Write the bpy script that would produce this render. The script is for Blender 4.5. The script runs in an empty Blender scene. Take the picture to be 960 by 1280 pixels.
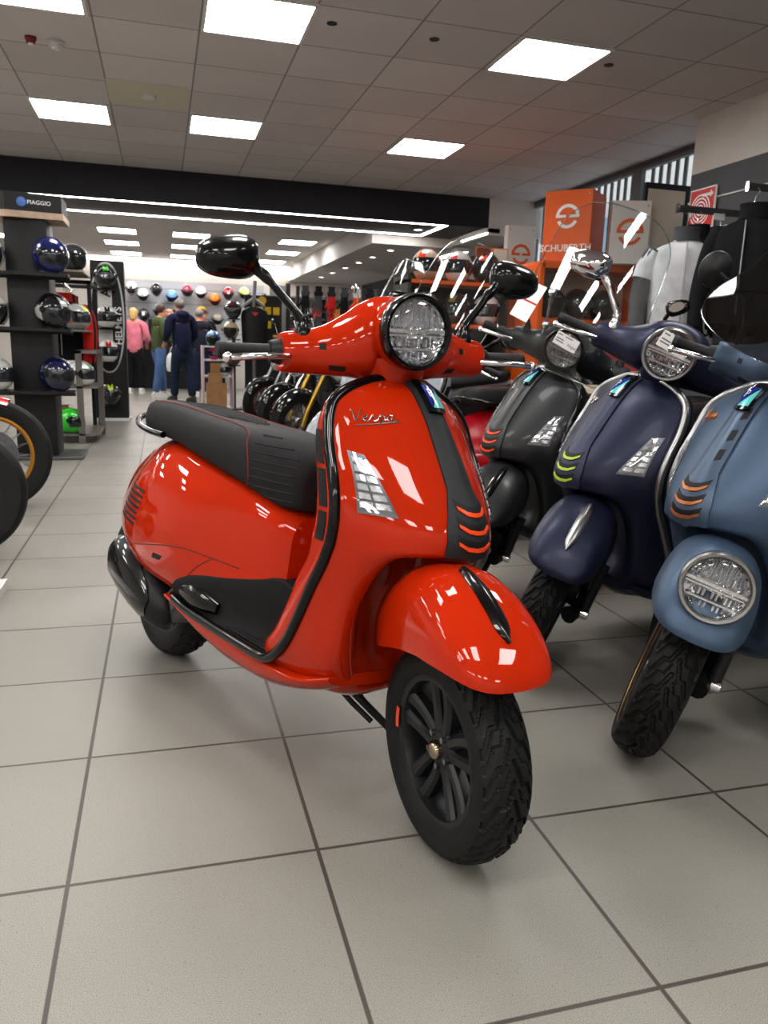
import bpy, bmesh, math, random
import numpy as np
from mathutils import Vector, Matrix
from mathutils.bvhtree import BVHTree
PI = math.pi
random.seed(7)
SC = bpy.context.scene
COL = SC.collection
R_ = math.radians

# ---------------------------------------------------------------- materials
MATS = {}
def srgb(r, g, b):
    f = lambda c: (c / 255 / 12.92) if c / 255 <= .04045 else ((c / 255 + .055) / 1.055) ** 2.4
    return (f(r), f(g), f(b), 1)

def mat(name, col=(.5, .5, .5), rough=.5, metal=0., coat=0., spec=.5, noise=0., nscale=40., bump=0., bscale=200., emit=None, estr=0., trans=0., ior=1.45, alpha=1., sheen=0.):
    """Principled material with an optional procedural noise on colour and bump."""
    if name in MATS: return MATS[name]
    m = bpy.data.materials.new(name); m.use_nodes = True
    nt = m.node_tree; N = nt.nodes; L = nt.links
    b = N['Principled BSDF']
    c = srgb(*col) if max(col[:3]) > 1 else (*col[:3], 1)
    b.inputs['Base Color'].default_value = c
    b.inputs['Roughness'].default_value = rough
    b.inputs['Metallic'].default_value = metal
    b.inputs['Coat Weight'].default_value = coat
    b.inputs['Coat Roughness'].default_value = .03; b.inputs['Coat IOR'].default_value = 1.4
    b.inputs['Specular IOR Level'].default_value = spec
    b.inputs['Transmission Weight'].default_value = trans
    b.inputs['IOR'].default_value = ior
    b.inputs['Alpha'].default_value = alpha
    b.inputs['Sheen Weight'].default_value = sheen
    if emit:
        b.inputs['Emission Color'].default_value = srgb(*emit)
        b.inputs['Emission Strength'].default_value = estr
    tc = N.new('ShaderNodeTexCoord')
    if noise:
        n = N.new('ShaderNodeTexNoise'); n.inputs['Scale'].default_value = nscale; n.inputs['Detail'].default_value = 5
        L.new(tc.outputs['Object'], n.inputs['Vector'])
        r = N.new('ShaderNodeValToRGB')
        r.color_ramp.elements[0].position = .3; r.color_ramp.elements[1].position = .7
        r.color_ramp.elements[0].color = tuple(max(0, x * (1 - noise)) for x in c[:3]) + (1,)
        r.color_ramp.elements[1].color = tuple(min(1, x * (1 + noise)) for x in c[:3]) + (1,)
        L.new(n.outputs['Fac'], r.inputs['Fac']); L.new(r.outputs['Color'], b.inputs['Base Color'])
    if bump:
        n = N.new('ShaderNodeTexNoise'); n.inputs['Scale'].default_value = bscale; n.inputs['Detail'].default_value = 3
        L.new(tc.outputs['Object'], n.inputs['Vector'])
        u = N.new('ShaderNodeBump'); u.inputs['Strength'].default_value = bump; u.inputs['Distance'].default_value = .002
        L.new(n.outputs['Fac'], u.inputs['Height']); L.new(u.outputs['Normal'], b.inputs['Normal'])
    MATS[name] = m
    return m

def thin_glass(name, tint=(1, 1, 1), refl=.12, rough=.0):
    """Thin clear sheet: transparent, with a fresnel reflection."""
    if name in MATS: return MATS[name]
    m = bpy.data.materials.new(name); m.use_nodes = True
    nt = m.node_tree; N = nt.nodes; L = nt.links
    for n in list(N): N.remove(n)
    o = N.new('ShaderNodeOutputMaterial'); mix = N.new('ShaderNodeMixShader')
    t = N.new('ShaderNodeBsdfTransparent'); t.inputs[0].default_value = (*tint, 1)
    g = N.new('ShaderNodeBsdfGlossy'); g.inputs['Roughness'].default_value = rough
    lw = N.new('ShaderNodeLayerWeight'); lw.inputs['Blend'].default_value = .5
    pw = N.new('ShaderNodeMath'); pw.operation = 'POWER'; L.new(lw.outputs['Facing'], pw.inputs[0]); pw.inputs[1].default_value = 4
    ma = N.new('ShaderNodeMath'); ma.operation = 'MULTIPLY_ADD'; L.new(pw.outputs[0], ma.inputs[0]); ma.inputs[1].default_value = .7; ma.inputs[2].default_value = refl * .3
    L.new(ma.outputs[0], mix.inputs[0]); L.new(t.outputs[0], mix.inputs[1]); L.new(g.outputs[0], mix.inputs[2])
    L.new(mix.outputs[0], o.inputs[0])
    MATS[name] = m
    return m

def emission(name, col, s):
    if name in MATS: return MATS[name]
    m = bpy.data.materials.new(name); m.use_nodes = True
    nt = m.node_tree; N = nt.nodes; L = nt.links
    for n in list(N): N.remove(n)
    o = N.new('ShaderNodeOutputMaterial'); e = N.new('ShaderNodeEmission')
    e.inputs[0].default_value = (*col, 1); e.inputs[1].default_value = s
    L.new(e.outputs[0], o.inputs[0]); MATS[name] = m
    return m

# ---------------------------------------------------------------- mesh building
class MB:
    """Collects shapes, then builds them as ONE mesh object."""
    def __init__(s): s.v = []; s.f = []
    def add(s, vs, fs, M=None):
        k = len(s.v)
        for p in vs:
            p = Vector(p); s.v.append(tuple(M @ p) if M else tuple(p))
        s.f += [tuple(i + k for i in f) for f in fs]
        return s
    def box(s, lo, hi, M=None):
        (a, b, c), (d, e, f) = lo, hi
        return s.add([(a,b,c),(d,b,c),(d,e,c),(a,e,c),(a,b,f),(d,b,f),(d,e,f),(a,e,f)], [(0,3,2,1),(4,5,6,7),(0,1,5,4),(1,2,6,5),(2,3,7,6),(3,0,4,7)], M)
    def cbox(s, c, d, M=None):
        return s.box([c[i] - d[i] / 2 for i in range(3)], [c[i] + d[i] / 2 for i in range(3)], M)
    def rings(s, rings, caps=(1, 1), closed=True, M=None):
        n = len(rings[0]); vs = [p for r in rings for p in r]; fs = []
        for i in range(len(rings) - 1):
            for j in range(n if closed else n - 1):
                a = i * n + j; b = i * n + (j + 1) % n
                fs.append((a, b, b + n, a + n))
        if closed and caps[0]: fs.append(tuple(reversed(range(n))))
        if closed and caps[1]: fs.append(tuple((len(rings) - 1) * n + j for j in range(n)))
        return s.add(vs, fs, M)
    def tube(s, pts, r, n=10, caps=(1, 1), M=None, flat=None):
        pts = [Vector(p) for p in pts]; k = len(pts)
        rs = r if isinstance(r, (list, tuple)) else [r] * k
        up = None; rings = []
        for i, p in enumerate(pts):
            t = (pts[min(i + 1, k - 1)] - pts[max(i - 1, 0)]).normalized()
            if up is None:
                up = Vector((0, 0, 1)) if abs(t.z) < .9 else Vector((1, 0, 0))
            a = t.cross(up).normalized(); up = a.cross(t).normalized()
            fl = flat or (1, 1)
            rings.append([p + rs[i] * (a * math.cos(q) * fl[0] + up * math.sin(q) * fl[1]) for q in (2 * PI * j / n for j in range(n))])
        return s.rings(rings, caps, True, M)
    def lathe(s, prof, n=32, axis='z', caps=(0, 0), M=None, a0=0, a1=2 * PI):
        full = abs(a1 - a0 - 2 * PI) < 1e-6
        rings = []
        for (r, h) in prof:
            ring = []
            for j in range(n if full else n + 1):
                t = a0 + (a1 - a0) * j / n; c, d = r * math.cos(t), r * math.sin(t)
                ring.append({'z': (c, d, h), 'y': (c, h, d), 'x': (h, c, d)}[axis])
            rings.append(ring)
        return s.rings(rings, caps, full, M)
    def ball(s, c, r, n=16, m=10, M=None):
        r = r if isinstance(r, (list, tuple)) else (r, r, r)
        rings = []
        for i in range(1, m):
            t = PI * i / m
            rings.append([(c[0] + r[0] * math.sin(t) * math.cos(2 * PI * j / n), c[1] + r[1] * math.sin(t) * math.sin(2 * PI * j / n), c[2] - r[2] * math.cos(t)) for j in range(n)])
        return s.rings(rings, (1, 1), True, M)
    def mesh(s, name, smooth=True, ang=40):
        me = bpy.data.meshes.new(name)
        me.from_pydata(s.v, [], s.f)
        bm = bmesh.new(); bm.from_mesh(me)
        bmesh.ops.recalc_face_normals(bm, faces=bm.faces)
        bm.to_mesh(me); bm.free()
        if smooth:
            me.polygons.foreach_set('use_smooth', [True] * len(me.polygons))
            me.set_sharp_from_angle(angle=R_(ang))
        me.update()
        return me
    def build(s, name, m, parent=None, smooth=True, ang=40, bevel=0, sub=0, solid=0):
        o = bpy.data.objects.new(name, s.mesh(name, smooth, ang)); COL.objects.link(o)
        if parent: o.parent = parent
        if solid or bevel or sub:
            if solid: md = o.modifiers.new('s', 'SOLIDIFY'); md.thickness = solid; md.offset = -1
            if bevel: md = o.modifiers.new('b', 'BEVEL'); md.width = bevel; md.segments = 2; md.limit_method = 'ANGLE'
            if sub: md = o.modifiers.new('u', 'SUBSURF'); md.levels = md.render_levels = sub
            bake(o, smooth, ang)
        setmat(o, m)
        return o

def bake(o, smooth=True, ang=40):
    dg = bpy.context.evaluated_depsgraph_get()
    par = o.parent
    me = bpy.data.meshes.new_from_object(o.evaluated_get(dg))
    o.modifiers.clear(); o.data = me
    if smooth:
        me.polygons.foreach_set('use_smooth', [True] * len(me.polygons))
        me.set_sharp_from_angle(angle=R_(ang))

def setmat(o, m):
    if m is None: return
    me = o.data
    if not me.materials: me.materials.append(m)
    o.material_slots[0].link = 'OBJECT'
    o.material_slots[0].material = m

def inst(name, me, m, parent=None):
    """Object on shared mesh data with its own material."""
    o = bpy.data.objects.new(name, me); COL.objects.link(o)
    if parent: o.parent = parent
    setmat(o, m)
    return o

def tag(o, label, cat, group=None, kind=None):
    o['label'] = label; o['category'] = cat
    if group: o['group'] = group
    if kind: o['kind'] = kind
    return o

def empty(name, loc=(0, 0, 0), rot=(0, 0, 0), sc=1.):
    o = bpy.data.objects.new(name, None); COL.objects.link(o)
    o.empty_display_size = .1
    o.location = loc; o.rotation_euler = rot; o.scale = (sc, sc, sc)
    return o

def struct(mb, name, m, **k):
    o = mb.build(name, m, **k); o['kind'] = 'structure'
    return o

def dup(root, loc=None, rot=None, label=None, mats=None):
    """Copy of a thing with copies of its parts and sub-parts."""
    def cp(o, par):
        c = o.copy(); COL.objects.link(c)
        if par: c.parent = par
        for ch in o.children: cp(ch, c)
        return c
    r = cp(root, None)
    if loc is not None: r.location = loc
    if rot is not None: r.rotation_euler = rot
    if label: r['label'] = label
    return r

# ---------------------------------------------------------------- smooth lofts that pass through their control rings
def cr(P, closed=True, n=4):
    P = np.array(P, float); k = len(P)
    out = []
    rng = range(k) if closed else range(k - 1)
    for i in rng:
        if closed: p = [P[(i + d) % k] for d in (-1, 0, 1, 2)]
        else: p = [P[max(0, i - 1)], P[i], P[i + 1], P[min(k - 1, i + 2)]]
        t = [0.]
        for a in range(3): t.append(t[-1] + max(np.linalg.norm(p[a + 1] - p[a]), 1e-6) ** .5)
        for q in range(n):
            u = t[1] + (t[2] - t[1]) * q / n
            A1 = (t[1]-u)/(t[1]-t[0])*p[0] + (u-t[0])/(t[1]-t[0])*p[1]
            A2 = (t[2]-u)/(t[2]-t[1])*p[1] + (u-t[1])/(t[2]-t[1])*p[2]
            A3 = (t[3]-u)/(t[3]-t[2])*p[2] + (u-t[2])/(t[3]-t[2])*p[3]
            B1 = (t[2]-u)/(t[2]-t[0])*A1 + (u-t[0])/(t[2]-t[0])*A2
            B2 = (t[3]-u)/(t[3]-t[1])*A2 + (u-t[1])/(t[3]-t[1])*A3
            out.append((t[2]-u)/(t[2]-t[1])*B1 + (u-t[1])/(t[2]-t[1])*B2)
    if not closed: out.append(P[-1])
    return np.array(out)

def pchip(t, Y, tt):
    t = np.asarray(t, float); Y = np.asarray(Y, float)
    h = np.diff(t); d = np.diff(Y, axis=0) / h.reshape(-1, *([1] * (Y.ndim - 1)))
    m = np.zeros_like(Y)
    a, b = d[:-1], d[1:]
    w1 = (2 * h[1:] + h[:-1]).reshape(-1, *([1] * (Y.ndim - 1))); w2 = (h[1:] + 2 * h[:-1]).reshape(-1, *([1] * (Y.ndim - 1)))
    ok = a * b > 0
    with np.errstate(all='ignore'): hm = (w1 + w2) / (w1 / np.where(ok, a, 1) + w2 / np.where(ok, b, 1))
    m[1:-1] = np.where(ok, hm, 0)
    m[0] = d[0]; m[-1] = d[-1]
    i = np.clip(np.searchsorted(t, tt, side='right') - 1, 0, len(h) - 1)
    s = ((tt - t[i]) / h[i]).reshape(-1, *([1] * (Y.ndim - 1))); hh = h[i].reshape(s.shape)
    return (2*s**3-3*s**2+1)*Y[i] + (s**3-2*s**2+s)*hh*m[i] + (-2*s**3+3*s**2)*Y[i+1] + (s**3-s**2)*hh*m[i+1]

def dense(rings, na=4, nb=4, closed=True):
    Rg = np.array([cr(r, closed, na) for r in rings])
    c = Rg.mean(axis=1)
    t = np.concatenate([[0], np.cumsum(np.maximum(np.linalg.norm(np.diff(c, axis=0), axis=1), .004))])
    tt = np.concatenate([np.linspace(t[i], t[i + 1], nb, endpoint=False) for i in range(len(t) - 1)] + [[t[-1]]])
    return pchip(t, Rg, tt)

def smoothline(P, n=6): return [tuple(p) for p in cr(P, False, n)]
def mirror(P): return [(x, -y, z) for x, y, z in P]

# ---------------------------------------------------------------- things laid on a curved surface
def bvh_of(o):
    me = o.data
    return BVHTree.FromPolygons([v.co[:] for v in me.vertices], [p.vertices[:] for p in me.polygons])

def hit(bvh, p, d):
    h = bvh.ray_cast(Vector(p), Vector(d))
    if h[0] is None:
        h = bvh.find_nearest(Vector(p) + Vector(d) * 1.0)
    n = h[1]
    if n.dot(Vector(d)) > 0: n = -n
    return h[0], n

def patch(mb, bvh, A, B, d, n=8, m=4, off=.002, thick=.004, crown=0.):
    """Ruled patch between polylines A and B thrown along d on the surface; a thin raised plate."""
    A = [Vector(p) for p in A]; B = [Vector(p) for p in B]
    def at(P, t):
        u = t * (len(P) - 1); i = min(int(u), len(P) - 2)
        return P[i].lerp(P[i + 1], u - i)
    top, bot = [], []
    for i in range(n + 1):
        a, b = at(A, i / n), at(B, i / n)
        for j in range(m + 1):
            h, nn = hit(bvh, a.lerp(b, j / m), d)
            c = crown * math.sin(PI * j / m) if crown else 0
            top.append(h + nn * (off + c)); bot.append(h + nn * (off - thick))
    N = len(top); fs = []
    g = lambda i, j: i * (m + 1) + j
    for i in range(n):
        for j in range(m):
            fs.append((g(i, j), g(i, j + 1), g(i + 1, j + 1), g(i + 1, j)))
    fs += [tuple(N + q for q in reversed(f)) for f in fs]
    edge = [g(0, j) for j in range(m + 1)] + [g(i, m) for i in range(1, n + 1)] + [g(n, j) for j in range(m - 1, -1, -1)] + [g(i, 0) for i in range(n - 1, 0, -1)]
    for a, b in zip(edge, edge[1:] + edge[:1]): fs.append((a, N + a, N + b, b))
    return mb.add(top + bot, fs)

def online(bvh, P, d, off=.001, n=6):
    out = []
    for p in smoothline(P, n):
        h, nn = hit(bvh, p, d); out.append(h + nn * off)
    return out

def text_mesh(s, size=1., shear=0., ext=0., bold=0., align='CENTER', spacing=1.):
    cu = bpy.data.curves.new('t', 'FONT'); cu.body = s; cu.size = size; cu.shear = shear; cu.extrude = ext; cu.offset = bold
    cu.align_x = align; cu.align_y = 'CENTER'; cu.resolution_u = 3; cu.space_character = spacing
    o = bpy.data.objects.new('t', cu); COL.objects.link(o)
    dg = bpy.context.evaluated_depsgraph_get()
    me = bpy.data.meshes.new_from_object(o.evaluated_get(dg))
    bpy.data.objects.remove(o); bpy.data.curves.remove(cu)
    me.materials.clear()
    return me

def text_at(name, s, size, o, u, v, m, parent=None, **k):
    """Flat lettering at o, reading along u with v up."""
    me = text_mesh(s, size, **k)
    u = Vector(u).normalized(); v = Vector(v).normalized(); w = u.cross(v)
    M = Matrix((u, v, w)).transposed().to_4x4(); M.translation = Vector(o)
    me.transform(M)
    ob = bpy.data.objects.new(name, me); COL.objects.link(ob)
    if parent: ob.parent = parent
    setmat(ob, m)
    return ob

def text_on(name, s, size, bvh, o, u, v, d, m, parent=None, off=.002, **k):
    me = text_mesh(s, size, ext=0, **k)
    u = Vector(u); v = Vector(v)
    for q in me.vertices:
        h, nn = hit(bvh, Vector(o) + u * q.co.x + v * q.co.y, d)
        q.co = h + nn * off
    ob = bpy.data.objects.new(name, me); COL.objects.link(ob)
    if parent: ob.parent = parent
    setmat(ob, m)
    return ob
# ---------------------------------------------------------------- shared scooter materials
M_TIRE = mat('tire_rubber', (21, 21, 22), .62, spec=.4, noise=.25, nscale=30, bump=.15, bscale=400)
M_STEEL = mat('steel', (150, 150, 150), .3, 1)
M_CAP = mat('bronze_cap', (176, 160, 140), .2, 1)
M_CELL = mat('indicator_cell', (205, 205, 208), .22, .75)
M_DISC = mat('disc_steel', (120, 120, 122), .35, 1, noise=.15, nscale=60)
M_BLACK = mat('matte_black', (10, 10, 11), .6)
M_BLACKM = mat('satin_black', (24, 24, 26), .45, spec=.4, noise=.2, nscale=20)
M_BLACKG = mat('gloss_black', (5, 5, 6), .25, coat=.7, spec=.2)
M_CAST = mat('cast_aluminium', (95, 95, 96), .45, .9, noise=.25, nscale=30)
M_PLAST = mat('black_plastic', (20, 20, 21), .6, bump=.2, bscale=500)
M_MAT = mat('floor_rubber', (27, 27, 28), .65, spec=.2, noise=.15, nscale=60, bump=.25, bscale=600)
M_SEAT = mat('seat_vinyl', (30, 30, 32), .6, spec=.25, noise=.12, nscale=25, bump=.3, bscale=500)
M_STITCH = mat('seat_seam', (20, 20, 21), .7)
M_WHITE = mat('white_print', (235, 235, 235), .5)
M_BLUE = mat('badge_blue', (20, 40, 140), .2, coat=1)
M_TEAL = mat('badge_teal', (90, 190, 190), .2, coat=1)
M_CHROME = mat('chrome', (225, 225, 228), .06, 1)
M_CHROMED = mat('chrome_housing', (105, 106, 110), .3, .9)
M_ALU = mat('brushed_aluminium', (165, 165, 165), .3, 1, noise=.08, nscale=120)
M_MIRROR = mat('mirror_silver', (240, 240, 240), .01, 1)
M_REDLENS = mat('red_lens', (120, 5, 5), .1, coat=1)
M_LENS = thin_glass('lens_glass', (.97, .98, .98), .25)
M_GLASS = thin_glass('screen_glass', (.93, .95, .95), .16)
M_SMOKE = thin_glass('smoked_screen', (.42, .42, .42), .16)
def refl(name, scale):
    m = mat(name, (225, 225, 228), .08, 1)
    nt = m.node_tree; N = nt.nodes; L = nt.links
    v = N.new('ShaderNodeTexVoronoi'); v.inputs['Scale'].default_value = scale; v.feature = 'F1'
    tc = N.new('ShaderNodeTexCoord'); L.new(tc.outputs['Object'], v.inputs['Vector'])
    b = N.new('ShaderNodeBump'); b.inputs['Strength'].default_value = .9; b.inputs['Distance'].default_value = .004
    L.new(v.outputs['Distance'], b.inputs['Height']); L.new(b.outputs['Normal'], N['Principled BSDF'].inputs['Normal'])
    return m
M_REFL = refl('reflector', 90)
M_REFL2 = refl('facet_reflector', 150)
M_REFL3 = mat('chrome_blade', (225, 225, 228), .28, .9, noise=.25, nscale=160)
def weave(name, col):
    m = mat(name, col, .5, spec=.4)
    nt = m.node_tree; N = nt.nodes; L = nt.links
    tc = N.new('ShaderNodeTexCoord'); ck = N.new('ShaderNodeTexChecker'); ck.inputs['Scale'].default_value = 420
    L.new(tc.outputs['Object'], ck.inputs['Vector'])
    b = N.new('ShaderNodeBump'); b.inputs['Strength'].default_value = .5; b.inputs['Distance'].default_value = .001
    L.new(ck.outputs['Fac'], b.inputs['Height']); L.new(b.outputs['Normal'], N['Principled BSDF'].inputs['Normal'])
    return m
M_TIE = weave('woven_grey', (40, 42, 45))
PAINT_RED = mat('orange_red_gloss', (178, 42, 8), .5, coat=1, spec=.0)
RED = dict(paint=PAINT_RED, trim=M_BLACKG, tie=M_TIE, vent=mat('orange_vent', (235, 75, 20), .35), seat=M_SEAT, piping=mat('red_thread', (120, 45, 35), .7), rail=M_BLACKG,
           grip=mat('grip_rubber', (26, 26, 28), .55, bump=.4, bscale=500), crest=M_BLACKG, ring=M_BLACKG, rim=mat('matte_black_rim', (28, 29, 32), .38, spec=.5), stripe=mat('orange_sticker', (240, 80, 30), .4), script=mat('dark_chrome_script', (150, 145, 140), .2, 1))
NAVY = dict(RED, paint=mat('navy_matte', (33, 36, 60), .42, .4, coat=.05, spec=.5, noise=.05, nscale=200), trim=M_ALU, tie=mat('navy_panel', (52, 55, 78), .45, .3), vent=mat('lime_vent', (170, 200, 60), .4), crest=M_ALU, ring=M_ALU, mirror=M_CHROME, stem=M_CHROME)
BLK = dict(RED, paint=mat('black_matte', (34, 35, 37), .42, .2, spec=.5, coat=.15), tie=mat('black_panel', (40, 41, 43), .4), mirror=M_BLACKG, ring=M_BLACKG)
GREY = dict(RED, paint=mat('blue_grey_matte', (70, 88, 110), .46, .4, coat=.0, noise=.04, nscale=200), trim=M_ALU, tie=mat('blue_grey_panel', (72, 88, 108), .4, .35), vent=mat('copper_vent', (185, 120, 75), .35, .6), ring=M_ALU, rim=M_BLACKM, stripe=mat('gold_stripe', (205, 160, 95), .3, .7), fullstripe=1, script=mat('copper_script', (170, 110, 70), .3, .8))
# ================================================================ SCOOTER
RAKE = R_(26.); AX = Vector((1.465, 0, 0)); KAX = Vector((-math.sin(RAKE), 0, math.cos(RAKE)))
def steer_mat(deg):
    return Matrix.Translation(AX) @ Matrix.Rotation(R_(deg), 4, KAX) @ Matrix.Translation(-AX)

CACHE = {}; BV = {}
def Q(name, key, m, parent, fn, **kw):
    if key in CACHE: return inst(name, CACHE[key], m, parent)
    o = fn().build(name, m, parent, **kw); CACHE[key] = o.data
    return o

# legshield levels: z, half width, front x at 0,.3,.6,.82,1 of the half width, wing depth
SH = [(1.004, .03, (1.083, 1.082, 1.08, 1.076, 1.07), .012), (1.0, .07, (1.088, 1.086, 1.078, 1.065, 1.052), .02), (.985, .115, (1.112, 1.108, 1.092, 1.07, 1.047), .03),
      (.962, .165, (1.14, 1.13, 1.106, 1.078, 1.052), .04), (.93, .2, (1.17, 1.158, 1.125, 1.09, 1.06), .05),
      (.86, .218, (1.225, 1.212, 1.172, 1.125, 1.086), .07), (.78, .225, (1.285, 1.27, 1.225, 1.172, 1.13), .085),
      (.72, .226, (1.328, 1.31, 1.258, 1.196, 1.15), .09), (.675, .225, (1.342, 1.325, 1.272, 1.206, 1.153), .09),
      (.648, .223, (1.335, 1.322, 1.274, 1.205, 1.148), .09), (.636, .222, (1.30, 1.30, 1.268, 1.204, 1.145), .09),
      (.62, .221, (1.10, 1.14, 1.245, 1.20, 1.138), .085), (.595, .22, (1.06, 1.085, 1.215, 1.192, 1.128), .08),
      (.53, .216, (1.06, 1.075, 1.17, 1.172, 1.09), .08), (.45, .211, (1.05, 1.07, 1.14, 1.15, 1.048), .08),
      (.38, .205, (1.06, 1.08, 1.135, 1.135, 1.005), .08), (.32, .195, (1.09, 1.10, 1.125, 1.10, .955), .08),
      (.27, .165, (1.10, 1.10, 1.095, 1.05, .93), .06), (.238, .10, (1.06, 1.06, 1.04, 1.0, .95), .03)]
FR = (0, .3, .6, .82, 1.)
def shield_rings():
    out = []
    for z, w, xf, dp in SH:
        front = [(xf[i], -w * FR[i], z) for i in (4, 3, 2, 1, 0)] + [(xf[i], w * FR[i], z) for i in (1, 2, 3, 4)]
        xe = xf[4]
        bx = lambda f: min(xe - dp * (1 if f > .9 else 1.25 if f > .6 else 1.5), min(xf) - .01)
        hb = .95
        back = [(bx(1) + .0, w * hb, z), (bx(.8), w * .72, z), (bx(.3), w * .3, z), (bx(.3), 0, z), (bx(.3), -w * .3, z), (bx(.8), -w * .72, z), (bx(1), -w * hb, z)]
        out.append(front + back)
    return out
EDGE = [(xf[4], w, z) for z, w, xf, dp in SH]

# rear body sections: x, half width, (fraction, z) x8 from belly to top
RB = [(-.362, .035, ((0,.40),(.5,.40),(.85,.42),(1,.46),(.9,.50),(.7,.53),(.4,.55),(0,.555))),
      (-.33, .075, ((0,.36),(.5,.36),(.85,.39),(1,.46),(.85,.54),(.6,.58),(.3,.60),(0,.605))),
      (-.27, .112, ((0,.345),(.45,.35),(.8,.385),(1,.46),(.82,.56),(.5,.63),(.25,.655),(0,.66))),
      (-.18, .148, ((0,.34),(.45,.342),(.78,.37),(1,.455),(.83,.57),(.48,.66),(.25,.70),(0,.715))),
      (-.08, .186, ((0,.335),(.45,.338),(.78,.36),(1,.455),(.87,.575),(.58,.67),(.33,.725),(0,.745))),
      (.05, .222, ((0,.33),(.5,.33),(.82,.35),(1,.455),(.93,.58),(.72,.68),(.46,.74),(0,.765))),
      (.2, .237, ((0,.32),(.5,.32),(.85,.345),(1,.455),(.95,.58),(.79,.68),(.55,.735),(0,.75))),
      (.35, .227, ((0,.30),(.5,.30),(.85,.335),(1,.45),(.97,.57),(.83,.665),(.6,.715),(0,.725))),
      (.5, .195, ((0,.29),(.5,.29),(.88,.33),(1,.43),(.98,.55),(.88,.64),(.7,.69),(0,.70))),
      (.64, .158, ((0,.285),(.5,.285),(.95,.33),(1,.43),(.98,.54),(.90,.63),(.72,.67),(0,.68))),
      (.76, .125, ((0,.285),(.5,.285),(.95,.33),(1,.43),(.98,.53),(.92,.61),(.72,.64),(0,.65))),
      (.81, .10, ((0,.285),(.5,.285),(.95,.33),(1,.42),(.98,.51),(.92,.59),(.72,.62),(0,.63)))]
def half_rings(S):
    out = []
    for x, w, pr in S:
        R = [(x, w * f, z) for f, z in pr]
        L = [(x, -w * f, z) for f, z in pr[-2:0:-1]]
        out.append(R + L)
    return out

def tire_mesh():
    N = 700
    prof = [(-.046, .158), (-.053, .166), (-.0585, .178), (-.0605, .19), (-.060, .203), (-.0565, .2135), (-.0505, .2205)]
    tr = [(-.0505, .2205), (-.041, .2275), (-.028, .233), (-.013, .2362), (0, .237)]
    trd = cr(tr, False, 5).tolist()[1:]
    left = prof + trd
    full = left + [(-y, r) for y, r in reversed(left[:-1])]
    P = np.array(full); M = len(P)
    th = np.linspace(0, 2 * PI, N, endpoint=False)
    T, Y = np.meshgrid(th, P[:, 0], indexing='ij'); Rr = np.repeat(P[None, :, 1], N, 0).copy()
    s = Y / .0605
    NP = 19
    dep = np.zeros_like(Y)
    lines = [([(.03, 0), (.30, .62), (.52, .62), (.97, 1.5)], .0052, .008), ([(.17, .72), (.33, 1.08), (.56, 1.08), (.86, 1.62)], .0022, .005), ([(.6, .2), (.97, .95)], .003, .005)]
    pl = .237 * 2 * PI / NP; sc = .0605 * 1.15
    for sg in (1, -1):
        ph = .5 if sg < 0 else 0
        u0 = T / (2 * PI) * NP + ph
        ss = s * sg
        for pts, w, d in lines:
            for k in (-2, -1, 0, 1):
                u = (u0 % 1) - k
                best = np.full_like(Y, 9.)
                for (a0, b0), (a1, b1) in zip(pts, pts[1:]):
                    ax, ay, bx, by = a0 * sc, b0 * pl, a1 * sc, b1 * pl
                    px, py = ss * sc, u * pl
                    t = np.clip(((px - ax) * (bx - ax) + (py - ay) * (by - ay)) / ((bx - ax) ** 2 + (by - ay) ** 2), 0, 1)
                    best = np.minimum(best, np.hypot(px - ax - t * (bx - ax), py - ay - t * (by - ay)))
                dep = np.maximum(dep, d * np.clip((w - best) / .0014 + .5, 0, 1))
    on = (Rr > .2135)
    Rr -= dep * on
    mb = MB()
    V = np.stack([Rr * np.cos(-T), Y, Rr * np.sin(-T)], -1)
    mb.rings(V.tolist() + [V[0].tolist()], (0, 0), False)
    return mb

def rim_mesh():
    mb = MB()
    # barrel and outer lip; outer face on -y
    mb.lathe([(.158, -.047), (.167, -.050), (.167, -.046), (.1625, -.044), (.154, -.040), (.149, -.03), (.146, 0), (.15, .04), (.165, .05), (.165, .044), (.148, .03), (.14, .0), (.142, -.03), (.147, -.044), (.155, -.0475), (.158, -.047)], 96, 'y')
    # hub
    mb.lathe([(.0, -.034), (.030, -.034), (.040, -.030), (.050, -.022), (.054, -.005), (.048, .03), (0, .03)], 48, 'y')
    for k in range(5):
        c = 2 * PI * k / 5 + .35
        for sg in (-1, 1):
            R0, R1 = .036, .150
            rg = []
            for t in np.linspace(0, 1, 7):
                r = R0 + (R1 - R0) * t
                a = c + sg * (.30 - .10 * t + .02 * math.sin(t * PI))
                a = c + sg * (.33 * (1 - t) + .175 * t)
                hw = .0145 - .003 * math.sin(t * PI) + .005 * t
                yo = -.030 + .004 * math.sin(t * PI) - .010 * t
                e = Vector((math.cos(a), 0, math.sin(a))); f = Vector((-math.sin(a), 0, math.cos(a)))
                ctr = e * r
                rg.append([ctr + f * hw * .55 + Vector((0, yo, 0)), ctr + f * hw + Vector((0, yo + .007, 0)), ctr + f * hw + Vector((0, yo + .028, 0)), ctr - f * hw + Vector((0, yo + .028, 0)), ctr - f * hw + Vector((0, yo + .007, 0)), ctr - f * hw * .55 + Vector((0, yo, 0))])
            mb.rings(rg)
    return mb

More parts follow.
